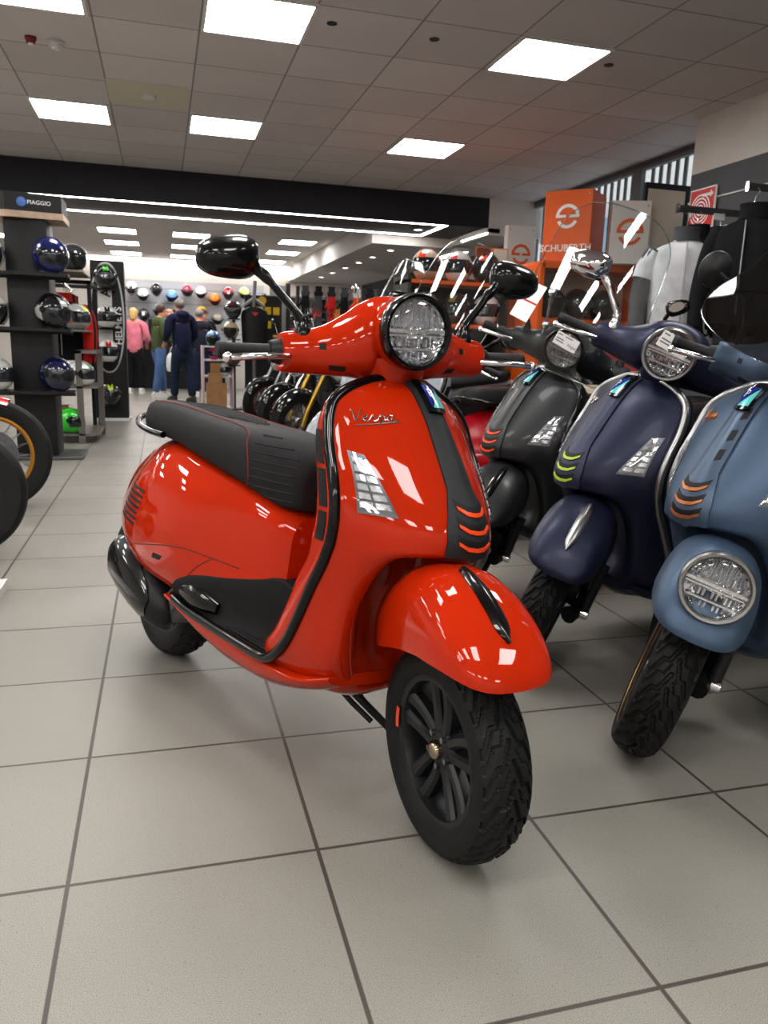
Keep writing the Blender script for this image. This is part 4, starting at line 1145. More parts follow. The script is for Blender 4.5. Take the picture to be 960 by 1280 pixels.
F_BLK = fabric('jacket_black', (24, 24, 27)); F_DK = fabric('jacket_charcoal', (40, 41, 45)); F_WHT = fabric('jacket_pale_grey', (200, 201, 204)); F_GRY = fabric('jacket_mid_grey', (70, 72, 76)); F_NEON = fabric('neon_yellow', (205, 235, 30)); F_MAG = fabric('magenta', (130, 20, 80))
# ---------------------------------------------------------------- clothes rails by the grey wall
for n, (y, z, x0, lab) in enumerate(((4.72, 2.0, 3.30, 'lower chrome clothes rail with the pale jacket, projecting from the grey wall'), (4.22, 2.06, 3.42, 'higher chrome clothes rail at the right edge, full of black jackets'))):
    t = empty('clothes_rail', (4.04, y, z)); tag(t, lab, 'clothes rail')
    MB().box((x0 - 4.04, -.008, -.022), (0, .008, .022)).build('arm', M_CHROMED, t, smooth=False, bevel=.003)
    MB().box((-.012, -.05, -.07), (0, .05, .07)).build('wall_plate', M_ALU, t, smooth=False)
    MB().box((x0 - 4.05, -.012, -.03), (x0 - 4.04, .012, .03)).build('end_stop', M_CHROME, t, smooth=False)
JZ = 2.0 - .80
jacket((3.30, 4.60, JZ - .04), -30, 'pale grey motorcycle jacket with dark side panels, front of the lower rail', F_WHT, F_GRY, panel=F_BLK, accent=F_WHT)
jacket((3.46, 4.72, JZ), -66, 'black jacket with neon yellow shoulder on the lower rail', F_BLK, F_BLK, accent=F_NEON)
jacket((3.64, 4.72, JZ), -70, 'charcoal jacket behind the neon-shouldered one on the lower rail', F_DK, F_DK)
jacket((3.82, 4.72, JZ), -72, 'black jacket with magenta shoulder, nearest the wall on the lower rail', F_BLK, F_BLK, accent=F_MAG)
for k in range(5):
    jacket((3.48 + .13 * k, 4.22, 2.06 - .80), -60 - 4 * k, ('first', 'second', 'third', 'fourth', 'fifth')[k] + ' black jacket from the free end of the higher rail', F_BLK if k % 2 == 0 else F_DK, F_BLK, group='black jackets on the higher rail')
for k, (x, y, z) in enumerate(((3.56, 4.70, 1.955), (3.75, 4.19, 1.96), (3.60, 4.19, 1.93))):
    tag(MB().cbox((x, y - .06, z), (.085, .003, .04)).build('size_tag', M_WHITE, smooth=False), 'white size tag hanging %s' % ('on the lower rail', 'on the higher rail, nearer the wall', 'on the higher rail, nearer the free end')[k], 'tag').rotation_euler = (0, 0, 0)
# fire hose sign
t = empty('fire_hose_sign', (4.02, 5.45, 2.16)); tag(t, 'square red fire hose sign with white reel symbol on the grey wall', 'sign')
MB().cbox((0, 0, 0), (.012, .30, .30)).build('plate', M_WHITE, t, smooth=False)
MB().cbox((-.007, 0, 0), (.003, .28, .28)).build('red_field', mat('sign_red', (200, 28, 30), .4), t, smooth=False)
rl = MB()
for r in (.03, .055, .08, .105):
    rl.lathe([(r, 0), (r + .011, 0)], 36, 'x', M=Matrix.Translation((-.0095, .015, -.01)))
rl.box((-.0098, -.12, .085), (-.0092, .0, .105)).box((-.0098, -.105, .075), (-.0092, -.09, .12))
rl.build('reel_symbol', M_WHITE, t, smooth=False)
t = empty('brand_sign', (4.03, 4.58, 2.56)); tag(t, 'yellow rounded sign with black border cut by the right edge', 'sign')
MB().lathe([(0, -.02), (.15, -.02), (.16, -.01), (.16, .0)], 32, 'x', M=Matrix.Diagonal((1, 1.2, .55, 1))).build('plate', M_BLACKG, t)
MB().lathe([(0, -.024), (.125, -.022), (.125, -.018)], 32, 'x', M=Matrix.Diagonal((1, 1.2, .5, 1))).build('yellow_field', mat('sign_yellow', (235, 205, 30), .4), t)
# ---------------------------------------------------------------- scooters
red, S_red = make_scooter('scooter', RED, (.003, 2.623), -66.19, 7.5, -15.8, 'glossy orange-red scooter with black seat standing in the open aisle')
nav, S_nav = make_scooter('scooter', NAVY, (2.518, 2.561), -168.1, 4.3, 41.9, 'matte navy scooter with lime vents and a price card on its headlight')
blk, S_blk = make_scooter('scooter', BLK, (2.534, 3.323), -165.1, 3.8, 38.4, 'matte black scooter with orange vents, behind the navy one')
gry, S_gry = make_scooter('scooter', GREY, (2.565, 1.95), -168., .5, 42., 'matte blue-grey scooter with its headlight on the front fender', o=('tieslots', 'fenderlight'))
REDB = dict(BLK, paint=mat('deep_red_gloss', (165, 12, 26), .2, coat=1), tie=M_TIE, vent=M_BLACKG)
WHT = dict(BLK, paint=mat('pearl_grey_gloss', (150, 156, 162), .25, coat=1), vent=M_BLACKG)
rd2, S_rd2 = make_scooter('scooter', REDB, (1.78, 3.98), 12., 3.8, 30., 'dark red scooter with black seat, parked tail first behind the matte black one')
wt2, S_wt2 = make_scooter('scooter', WHT, (2.50, 4.80), -165., 3.8, 38., 'pearl grey scooter with a tall clear windshield, behind the dark red one')

def screen(S, label, m, prof, x0, x1, bulge=.10, owner=None, stalk=None):
    """Handlebar windshield fixed to its scooter: a part of it. prof: (z, half width) from the bottom up."""
    P = np.array(cr([(w, 0, z) for z, w in prof], False, 5)); W = max(p[0] for p in P); z0, z1 = P[0][2], P[-1][2]
    X = lambda z: x0 + (x1 - x0) * (z - z0) / (z1 - z0)
    rg = [[(X(p[2]) - bulge * (p[0] * j / 9 / W) ** 2, p[0] * j / 9, p[2]) for j in range(-9, 10)] for p in P]
    o = MB().rings(rg, (0, 0), False).build('windshield', m, owner, solid=.003)
    o['label'] = label; o.matrix_local = S
    MB().tube([r[-1] for r in rg] + [r[0] for r in rg[::-1]] + [rg[0][-1]], .003, 6).build('polished_edge', M_EDGE, o)
    for sg in (1, -1):
        if not stalk: break
        zt = z0 + (z1 - z0) * stalk
        a = Vector((1.05, sg * .125, 1.165)); b = Vector((X(zt) - .03, sg * .14, zt)); a2 = Vector((1.03, sg * .13, 1.07))
        MB().tube([a2, a, b], .0062, 10).ball(a, .017, 14, 10).ball(b, .018, 14, 10).build('screen_stalk', M_CHROME, owner).matrix_local = S
    return o
M_EDGE = thin_glass('edge_glint', (.75, .8, .8), .5, .1)
LOBED = [(1.02, .17), (1.045, .25), (1.10, .325), (1.17, .335), (1.24, .29), (1.32, .255), (1.45, .245), (1.58, .22), (1.65, .16), (1.68, .08), (1.685, .01)]
screen(S_blk, 'tall clear windshield with side lobes', M_GLASS, LOBED, 1.20, .98, .13, blk, .42)
screen(S_wt2, 'tall clear windshield', M_GLASS, [(1.12, .15), (1.15, .22), (1.25, .25), (1.45, .24), (1.6, .20), (1.69, .13), (1.72, .05), (1.722, .01)], 1.19, .98, .10, wt2, .4)
screen(S_gry, 'smoked windshield', M_SMOKE, [(1.06, .12), (1.075, .22), (1.12, .30), (1.18, .29), (1.26, .23), (1.36, .19), (1.48, .17), (1.55, .11), (1.56, .01)], 1.21, 1.06, .12, gry, None)
# price cards clipped over the two headlights
M_CARD = mat('card_white', (228, 228, 226), .5)
def card(owner, S, label):
    W = owner.matrix_basis.copy()
    M = Matrix.LocRotScale(owner.location, owner.rotation_euler, owner.scale) @ S @ Matrix.Translation((1.170, .004, 1.152)) @ Matrix.Rotation(R_(-6), 4, 'Y') @ Matrix.Rotation(R_(-8), 4, 'X')
    t = empty('price_card'); t.matrix_world = M; tag(t, label, 'price card')
    MB().box((-.0006, -.050, -.026), (.0006, .050, .026)).build('card', M_CARD, t, smooth=False)
    pk = mat('card_print', (60, 60, 62), .6)
    text_at('lettering', 'Vespa', .017, (.0012, .026, -.008), (0, 1, 0), (0, 0, 1), pk, t, shear=.4)
    mb = MB()
    for y0, y1, z in ((-.044, -.025, .017), (-.044, -.012, .0), (-.044, -.008, -.010), (-.012, .02, .017)):
        mb.box((.0006, y0, z - .0022), (.001, y1, z + .0022))
    mb.build('printed_lines', mat('card_lines', (120, 120, 122), .6), t, smooth=False)
card(blk, S_blk, 'white price card on the headlight of the matte black scooter')
card(nav, S_nav, 'white price card on the headlight of the matte navy scooter')
# folded leaflet behind the small windshield of the dark red scooter
Mx = Matrix.LocRotScale(blk.location, blk.rotation_euler, blk.scale) @ S_blk @ Matrix.Translation((1.075, -.225, 1.235)) @ Matrix.Rotation(R_(-28), 4, 'Z') @ Matrix.Rotation(R_(-18), 4, 'Y')
t = empty('leaflet'); t.matrix_world = Mx; tag(t, 'white leaflet with a red line held behind the side lobe of the tall clear windshield', 'leaflet')
MB().box((-.0008, -.052, -.08), (.0008, .052, .08)).build('sheet', M_CARD, t, smooth=False)
MB().box((.0008, -.052, -.004), (.0012, .052, .004)).build('red_line', mat('leaflet_red', (190, 30, 50), .6), t, smooth=False)
# round black mirror of the blue-grey scooter row
# ---------------------------------------------------------------- people at the far counter
M_SKIN = mat('skin_tone', (205, 150, 125), .6, noise=.05, nscale=10)
def person(loc, rz, label, top, legs, shoes, hair, h=1.72, ra=((.26, .02, 1.14), (.22, -.16, 1.02)), la=((.26, .02, 1.14), (.22, -.16, 1.02)), step=.0, bow=.0, hood=None, inner=None, hairlong=False, bald=False):
    s = h / 1.72
    t = empty('person', loc, (0, 0, R_(rz)), s); tag(t, label, 'person', None)
    n = [(0, 0, .96, (.15, .115)), (0, .0, 1.12, (.14, .105)), (0, -.01 - bow * .3, 1.32, (.17, .115)), (0, -.005 - bow * .55, 1.44, (.11, .08)), (0, -.015 - bow * .8, 1.50, (.055, .055)), (0, -.03 - bow, 1.575, (.078, .088)), (0, -.03 - bow, 1.65, (.072, .085)), (0, -.025 - bow, 1.70, (.045, .055))]
    e = [(i, i + 1) for i in range(7)]
    def add(a, *p):
        k = len(n); n.extend(p); e.append((a, k)); e.extend((k + i, k + i + 1) for i in range(len(p) - 1)); return k
    add(5, (0, -.125 - bow, 1.588, (.014, .018)))
    for sg in (1, -1): add(6, (sg * .078, -.02 - bow, 1.60, (.010, .022)))
    tri = {}
    for sg in (1, -1):
        st = step * sg
        k = add(0, (sg * .095, 0, .86, (.095, .095)), (sg * .10, -st * .5 - .015, .50, (.062, .065)), (sg * .10, -st + .01, .10, (.042, .045)), (sg * .115, -st - .12, .04, (.038, .03)))
        A = ra if sg < 0 else la
        (ex, ey, ez), (wx, wy, wz) = A
        ey -= bow * .4; wy -= bow * .4
        k = add(3, (sg * .20, -.0 - bow * .5, 1.41, (.062, .062)), (sg * ex, ey, ez, (.047, .047)), (sg * wx, wy, wz, (.03, .034)))
        w = Vector((sg * wx, wy, wz)); d = (w - Vector((sg * ex, ey, ez))).normalized(); sd_ = d.cross(Vector((0, 0, 1)));
        sd_ = sd_.normalized() if sd_.length > .1 else Vector((1, 0, 0))
        pk = add(k + 2, (*(w + d * .06), (.032, .022)))
        for fi, (off, ln) in enumerate(((-.026, .06), (-.009, .075), (.009, .072), (.026, .055))):
            b0 = w + d * .09 + sd_ * off
            add(pk, (*b0, .010), (*(b0 + d * ln * .6 + Vector((0, -.012, -.012))), .009), (*(b0 + d * ln + Vector((0, -.02, -.03))), .008))
        add(k + 2, (*(w + d * .035 + Vector((-sg * .035, -.01, 0))), .011), (*(w + d * .075 + Vector((-sg * .045, -.02, -.01))), .009))
        tri[sg] = (k, st)
    skin('body', n, e, M_SKIN, t, 1)
    # top
    nt = [(0, .0, .80, (.19, .155)), (0, .0, .90, (.19, .155)), (0, 0, 1.08, (.185, .145)), (0, -.01 - bow * .3, 1.32, (.20, .142)), (0, -.005 - bow * .5, 1.43, (.135, .10)), (0, -.01 - bow * .7, 1.485, (.075, .07))]
    et = [(i, i + 1) for i in range(5)]
    for sg in (1, -1):
        (ex, ey, ez), (wx, wy, wz) = (ra if sg < 0 else la)
        ey -= bow * .4; wy -= bow * .4
        k = len(nt); nt += [(sg * .205, -bow * .5, 1.41, .085), (sg * (ex + .005), ey, ez, .07), (sg * wx, wy, wz, .048)]; et += [(4, k), (k, k + 1), (k + 1, k + 2)]
    skin('top', nt, et, top, t, 1)
    nl = [(0, .005, .93, (.155, .13)), (0, .005, 1.05, (.15, .12))]; el = [(0, 1)]
    for sg in (1, -1):
        st = step * sg; k = len(nl)
        nl += [(sg * .10, .005, .80, .115), (sg * .105, -st * .5 - .01, .50, .088), (sg * .105, -st + .012, .09, .076)]; el += [(0, k), (k, k + 1), (k + 1, k + 2)]
    skin('trousers', nl, el, legs, t, 1)
    for sg in (1, -1):
        st = step * sg
        MB().rings([[(sg * .112 + a * math.cos(q), -st + y + .0, z) for q, z in ((PI, 0.0), (PI * .85, hh), (PI * .5, hh * 1.15), (PI * .15, hh), (0, 0.0))] for y, a, hh in ((.085, .03, .07), (.05, .046, .11), (-.05, .046, .10), (-.13, .05, .065), (-.185, .038, .05), (-.20, .01, .02))]).build('shoe', shoes, t)
    hz = 1.62
    if not bald:
        hb = MB().ball((0, .002 - bow, 1.645), (.088, .098, .088), 18, 12)
        o = hb.build('hair', hair, t)
        if hairlong: MB().tube([(0, .05 - bow, 1.66), (0, .075 - bow, 1.58), (0, .07 - bow, 1.50)], [.075, .08, .05], 14).build('hair', hair, t)
    eyes = MB()
    for sg in (1, -1): eyes.ball((sg * .03, -.108 - bow, 1.612), .009, 8, 6)
    eyes.build('eyes', M_BLACK, t)
    MB().cbox((0, -.108 - bow, 1.548), (.045, .012, .009)).build('mouth', mat('lip', (150, 85, 80), .5), t)
    if hood: MB().ball((0, .085 - bow * .6, 1.465), (.125, .075, .075), 18, 12).ball((0, .01 - bow * .7, 1.485), (.10, .085, .05), 16, 10).build('hood', hood, t)
    if inner: MB().rings([[(x, y - bow * k, z) for x, y in ((-.06, -.135), (0, -.158), (.06, -.135))] for z, k in ((.92, 0), (1.1, .1), (1.3, .3), (1.42, .5))], (0, 0), False).build('shirt', inner, t)
    return t
F_PINK = fabric('pink_knit', (205, 120, 135)); F_OLIVE = fabric('olive_jacket', (74, 84, 52)); F_NAVY = fabric('navy_hoodie', (28, 30, 58)); F_JEAN = fabric('blue_jeans', (82, 108, 150)); F_DJEAN = fabric('dark_jeans', (34, 46, 66)); F_BTRO = fabric('black_trousers', (22, 22, 25))
H_BL = mat('blonde_hair', (205, 170, 110), .6, noise=.2, nscale=30); H_BR = mat('brown_hair', (70, 48, 36), .7, noise=.2, nscale=30); H_GR = mat('grey_hair', (120, 112, 108), .7, noise=.2, nscale=30)
SHO_W = mat('white_shoe', (210, 208, 204), .6); SHO_D = mat('dark_shoe', (50, 48, 44), .7)
person((-.50, 16.15, 0), 170, 'blonde person in a pink sweater and black trousers at the counter', F_PINK, F_BTRO, SHO_W, H_BL, 1.62, hairlong=True)
person((-.04, 15.1, 0), 110, 'person in an olive jacket and blue jeans carrying a white bag', F_OLIVE, F_JEAN, SHO_W, H_BR, 1.66, step=.12, bow=.05, inner=fabric('white_shirt', (220, 220, 218)), la=((.27, .02, 1.14), (.25, -.06, .90)))
person((.34, 13.95, 0), 205, 'person in a navy hooded jacket and dark jeans seen from behind', F_NAVY, F_DJEAN, SHO_D, H_GR, 1.72, step=.13, bow=.06, hood=F_NAVY)
person((.72, 15.4, 0), 195, 'person in a dark jacket and jeans behind the navy hoodie', fabric('dark_jacket', (36, 38, 50)), F_DJEAN, SHO_W, H_GR, 1.62, bow=.08)
person((.18, 17.33, 0), 0, 'bald person standing behind the counter, only head and shoulders showing', fabric('green_work_top', (40, 80, 52)), F_BTRO, SHO_D, H_BR, 1.70, bald=True)
person((.86, 17.33, 0), 10, 'dark-haired person behind the counter next to the bald one', F_BTRO, F_BTRO, SHO_D, H_BR, 1.70)
# white carrier bag held by the person in the olive jacket
t = empty('carrier_bag', (.205, 14.88, .48), (0, 0, R_(15))); tag(t, 'white plastic carrier bag hanging from the hand of the olive-jacket person', 'bag')
MB().rings(dense([[(a * math.cos(q) + .01 * math.sin(3 * q), b * math.sin(q), z) for q in (2 * PI * j / 18 for j in range(18))] for z, a, b in ((0, .08, .05), (.02, .12, .075), (.14, .135, .08), (.27, .12, .06), (.34, .07, .03))], 1, 3).tolist()).build('bag_body', mat('bag_white', (215, 215, 212), .5, bump=.6, bscale=16), t)
MB().tube(smoothline([(-.06, 0, .32), (-.04, 0, .42), (.0, 0, .46), (.04, 0, .42), (.06, 0, .32)], 3), .006, 6).build('handle', mat('bag_white', (215, 215, 212), .5), t)
# counter
t = empty('sales_counter', (.25, 16.75, 0)); tag(t, 'long black sales counter in front of the helmet wall', 'counter')
MB().box((-1.2, -.22, .08), (1.0, .22, .98)).build('front', M_PIL, t, smooth=False)
MB().box((-1.24, -.26, .98), (1.04, .26, 1.02)).build('countertop', mat('counter_top', (60, 60, 62), .4), t, smooth=False)
MB().box((-1.18, -.19, 0), (.98, .2, .08)).build('plinth', mat('counter_plinth', (180, 178, 174), .5), t, smooth=False)
t = empty('monitor', (-.02, 16.78, 1.02)); tag(t, 'black monitor standing on the counter behind the olive jacket', 'monitor')
MB().box((-.22, -.02, .10), (.22, .02, .42)).build('screen', M_BLACKM, t, smooth=False); MB().box((-.03, -.02, .01), (.03, .02, .12)).box((-.10, -.08, 0), (.10, .08, .012)).build('stand', M_BLACKM, t, smooth=False)
# helmet wall
wp = MB().box((-.95, 17.86, .9), (2.2, 17.9, 2.27)).build('slat_panel', mat('slat_grey', (176, 177, 182), .5, noise=.04, nscale=3), smooth=False); wp['kind'] = 'structure'
wg = MB()
for z in (1.2, 1.5, 1.8, 2.1): wg.box((-.95, 17.855, z), (2.2, 17.862, z + .012))
wg.build('groove', mat('groove_grey', (120, 121, 126), .5), wp, smooth=False)
HW = 'helmets on the far grey wall'
WH = [(-.56, 1.95, (200, 200, 200), 'full', (40, 40, 42), 'white and black helmet, far left of the top row on the far wall'), (-.33, 1.82, (225, 225, 222), 'jet', (150, 150, 150), 'white open-face helmet, second on the far wall'),
      (-.06, 1.95, (34, 26, 30), 'full', None, 'black helmet, third in the top row on the far wall'), (.24, 1.82, (96, 142, 200), 'jet', None, 'light blue helmet on the far wall'),
      (.57, 1.95, (128, 40, 66), 'jet', None, 'burgundy helmet on the far wall'), (.85, 1.92, (220, 218, 214), 'jet', (235, 235, 235), 'white helmet right of the burgundy one on the far wall'),
      (1.14, 1.79, (245, 120, 20), 'jet', None, 'bright orange helmet on the far wall'), (1.41, 1.94, (160, 24, 54), 'full', (225, 222, 220), 'crimson helmet with white stripes on the far wall'),
      (1.74, 1.95, (214, 206, 130), 'jet', None, 'pale yellow helmet, far right on the far wall'), (-.33, 1.42, (40, 42, 44), 'full', (210, 210, 208), 'black helmet with white stripe in the lower row on the far wall'),
      (-.03, 1.52, (130, 134, 138), 'jet', None, 'grey helmet above the olive jacket person'), (.85, 1.51, (206, 152, 40), 'jet', None, 'mustard yellow helmet in the lower row on the far wall'),
      (1.16, 1.39, (140, 134, 126), 'jet', None, 'taupe grey helmet in the lower row on the far wall'), (.30, 1.42, (50, 46, 48), 'full', None, 'dark helmet half hidden behind the navy hoodie'), (-.80, 1.6, (150, 40, 50), 'full', None, 'dark red helmet beside the totem on the far wall'), (-.80, 1.15, (225, 225, 222), 'full', (190, 30, 36), 'white and red helmet beside the totem on the far wall')]
for x, z, c, stl, s_, lab in WH:
    helmet((x, 17.66, z + .03), -90 + random.uniform(-8, 8), lab, c, stl, sc=1.0, tilt=34, stripe=s_, group=HW, visor='none' if stl == 'jet' and random.random() < .5 else None)
    tag(MB().box((x - .012, 17.70, z + .06), (x + .012, 17.86, z + .075)).box((x - .05, 17.66, z + .05), (x + .05, 17.78, z + .065)).build('wall_hook', M_ALU, smooth=False), 'small metal helmet hook under the %s' % lab.split(',')[0].split(' on the')[0].split(' in the')[0], 'hook', 'helmet hooks')
# shelf with boxes and helmets right of the people
t = empty('carton_shelf', (.84, 12.75, 0)); tag(t, 'low white merchandise shelf beside the people with cartons and bright helmets', 'shelf')
MB().box((-.24, -.25, 0), (-.21, .25, .98)).box((.21, -.25, 0), (.24, .25, .98)).build('side_panel', mat('shelf_pinkish', (214, 190, 200), .5), t, smooth=False)
for z in (.03, .52, .77, .975): MB().box((-.21, -.25, z - .02), (.21, .25, z)).build('board', M_FRAMEW, t, smooth=False)
helmet((.77, 12.62, .975), -100, 'bright blue open helmet on top of the low white shelf', (40, 130, 225), 'jet', sc=.95, stripe=(235, 235, 235), group=None)
helmet((.79, 12.62, .77), -100, 'hot pink helmet on the middle board of the low white shelf', (240, 40, 130), 'full', sc=.78)
helmet((.94, 12.60, .52), -100, 'small white helmet with black visor on the low white shelf', (228, 228, 226), 'full', sc=.85)
CB = mat('cardboard', (172, 130, 90), .8)
for k, (x, y, z, w, hh) in enumerate(((.80, 12.38, 0, .30, .20), (.80, 12.38, .20, .30, .22), (.78, 12.38, .42, .20, .15), (.80, 12.62, .52, .16, .2))):
    tag(MB().cbox((x, y, z + hh / 2), (w, .22, hh)).build('cardboard_box', CB, smooth=False), 'brown cardboard box, %s of the stack in front of the white shelf' % ('lowest', 'second', 'third', 'topmost')[k] if k < 3 else 'brown cardboard box on the low white shelf left of the small white helmet', 'box', 'cartons by the low shelf')
# protector vest on a stand, helmets around it
t = empty('vest_stand', (1.40, 12.6, 0)); tag(t, 'grey mannequin stand with forked hook carrying the black protector vest', 'stand')
MB().box((-.20, -.2, 0), (.20, .2, .03)).build('base_plate', M_RACK, t, smooth=False); MB().tube([(0, 0, .03), (0, 0, 1.72)], .03, 12).build('pole', M_RACK, t)
MB().tube([(-.16, 0, 1.60), (-.05, 0, 1.68), (0, 0, 1.72), (.05, 0, 1.68), (.16, 0, 1.60)], .025, 8).tube([(0, 0, 1.70), (.02, 0, 1.98)], .028, 8).build('hook', mat('hook_grey', (165, 165, 168), .5), t)
t = empty('protector_vest', (1.40, 12.50, 1.0)); tag(t, 'black back protector vest with a small red triangle', 'vest')
vb = MB().rings(dense([[(w * math.cos(q), .085 * math.sin(q), z) for q in (2 * PI * j / 24 for j in range(24))] for z, w in ((0, .16), (.06, .19), (.25, .20), (.42, .21), (.52, .19), (.58, .10))], 1, 3).tolist()).build('vest_body', M_BLACKM, t)
MB().rings([[(-.05, -.088, .50), (.05, -.088, .50)], [(0, -.092, .44), (.0005, -.092, .44)]], (0, 0), False).build('triangle', mat('triangle_red', (215, 50, 50), .5), t, smooth=False)
for k, (x, y, z, c, stl, s_, lab) in enumerate(((1.07, 12.45, 1.40, (58, 54, 56), 'full', (150, 40, 46), 'dark grey helmet with red lines on the pole left of the vest'), (1.03, 12.45, 1.09, (214, 196, 160), 'jet', None, 'cream open helmet left of the vest'), (1.06, 12.42, .70, (70, 66, 68), 'full', (170, 44, 50), 'dark grey helmet with red line, low beside the carton shelf'))):
    helmet((x, y, z), -105, lab, c, stl, sc=1.05, stripe=s_)
t = empty('helmet_pole', (1.09, 12.62, 0)); tag(t, 'slim black pole stand holding three helmets beside the vest', 'stand')
MB().box((-.12, -.15, 0), (.12, .12, .02)).build('base_plate', M_PIL, t, smooth=False); MB().box((-.025, -.02, .02), (.025, .02, 1.62)).build('pole', M_PIL, t, smooth=False)
for z in (.70, 1.09, 1.40): MB().box((-.10, -.26, z - .018), (.08, .0, z)).build('bracket', M_PIL, t, smooth=False)
# yellow intercom display
t = empty('yellow_display', (1.62, 13.2, 0)); tag(t, 'black display board with rows of yellow packages behind the vest', 'display board')
MB().box((-.30, 0, 0), (.30, .05, 1.80)).build('board', M_PIL, t, smooth=False)
YEL = mat('package_yellow', (240, 200, 20), .4)
for r in range(4):
    for c in range(4):
        tag(MB().cbox((1.42 + c * .135, 13.165, 1.56 - r * .22), (.10, .06, .12)).build('package', YEL if (r + c) % 4 else M_BLACKM, smooth=False), 'small yellow and black package on the black display board behind the vest', 'package', 'packages on the yellow display')
t2 = MB().lathe([(0, 0), (.07, 0), (.07, .01)], 20, 'y', M=Matrix.Translation((-.02, -.012, 1.72))).build('emblem', YEL, t)

# ---------------------------------------------------------------- clothing rack behind the pillar at left
t = empty('clothing_rack', (-.85, 9.6, 0)); tag(t, 'black clothing rack with dark and red gear between pillar and totem', 'clothing rack')
for x in (-.40, .12):
    for y in (-.4, .4): MB().box((x - .02, y - .02, 0), (x + .02, y + .02, 1.62)).build('post', M_PIL, t, smooth=False)
MB().box((-.42, -.42, 1.60), (.14, -.38, 1.64)).box((-.42, .38, 1.60), (.14, .42, 1.64)).box((-.42, -.42, 1.60), (-.38, .42, 1.64)).box((.10, -.42, 1.60), (.14, .42, 1.64)).build('top_frame', M_PIL, t, smooth=False)
MB().tube([(-.14, -.40, 1.60), (-.14, .40, 1.60)], .012, 8).build('rail', M_CHROME, t)
F_RED = fabric('red_suit', (200, 40, 30))
for k in range(5):
    jacket((-.99 + .0 * k, 9.24 + .17 * k, .80), -20, 'dark hanging jacket, number %s from the front on the rack behind the pillar' % ('one', 'two', 'three', 'four', 'five')[k] if k != 0 else 'black jacket with red sleeves in front on the rack behind the pillar', F_BLK if k % 2 == 0 else F_DK, F_RED if k in (0, 3) else F_BLK, group='dark jackets on the rack behind the pillar')
# ---------------------------------------------------------------- racing helmet shelf, posters and orange display at right
M_ORA = mat('display_orange', (226, 98, 22), .45)
M_BEI = mat('display_beige', (206, 190, 172), .6)
t = empty('helmet_shelf', (2.72, 7.0, 0)); tag(t, 'open helmet shelf with orange boards left of the posters', 'shelf')
MB().box((-.62, .22, 0), (.35, .25, 1.70)).build('back_panel', mat('shelf_dark', (52, 50, 50), .6), t, smooth=False)
for z in (.45, .85, 1.27, 1.64): MB().box((-.62, -.20, z - .03), (.35, .22, z)).build('board', M_ORA, t, smooth=False)
for x in (-.62, .32): MB().box((x, -.20, 0), (x + .03, .22, 1.68)).build('side_panel', mat('shelf_dark', (52, 50, 50), .6), t, smooth=False)
HS = 'helmets on the orange-edged shelf'
for x, z, c, s_, g_, lab in ((2.52, 1.64, (190, 170, 150), (230, 60, 40), (235, 215, 40), 'large racing helmet with red and yellow graphics on the top board'), (2.82, 1.64, (220, 215, 212), (214, 30, 50), (210, 40, 50), 'white and red racing helmet beside the yellow-red one on the top board'), (3.10, 1.64, (20, 20, 21), (210, 70, 30), None, 'black helmet with orange edge on the top board'),
                             (2.52, 1.27, (150, 130, 120), (90, 90, 92), (170, 70, 60), 'brownish grey racing helmet on the middle board, left'), (2.82, 1.27, (60, 58, 58), (150, 130, 80), None, 'dark grey helmet in the centre of the middle board'), (3.12, 1.27, (226, 224, 222), (30, 60, 150), (225, 110, 40), 'white racing helmet with blue and orange marks on the middle board'),
                             (2.60, .85, (190, 60, 40), None, None, 'red helmet on the low orange board, left'), (3.0, .85, (70, 70, 72), None, (220, 90, 40), 'dark helmet on the low orange board, right')):
    helmet((x - .20, 6.96, z), -128, lab, c, 'full', sc=1.12, stripe=s_, graphic=g_, group=HS)
for k, (x, c, lab) in enumerate(((3.37, (120, 52, 44), 'tall poster with a dark red rider picture'), (3.565, (226, 214, 198), 'cream poster with orange and grey text lines'))):
    t = empty('poster', (x, 8.2, 1.90)); tag(t, lab, 'poster')
    MB().cbox((0, 0, 0), (.18, .012, .46)).build('frame', M_ORA, t, smooth=False)
    MB().cbox((0, -.007, 0), (.16, .004, .44)).build('print', mat('poster_%d' % k, c, .5, noise=.5 if k == 0 else .03, nscale=6), t, smooth=False)
    if k == 1:
        for r in range(4): MB().cbox((0, -.0105, .08 - r * .06), (.13 - .015 * (r % 2), .002, .026)).build('text_line', M_ORA if r in (0, 3) else M_RACK, t, smooth=False)
    else:
        MB().ball((.01, -.010, .10), (.035, .004, .045), 14, 8).rings([[(-.05, -.010, -.18), (.06, -.010, -.18)], [(-.03, -.010, .06), (.05, -.010, .06)]], (0, 0), False).build('rider_silhouette', mat('poster_rider', (200, 190, 186), .5), t, smooth=False)
    MB().box((-.02, .006, -1.90), (.02, .04, .22)).build('pole', M_RACK, t, smooth=False)
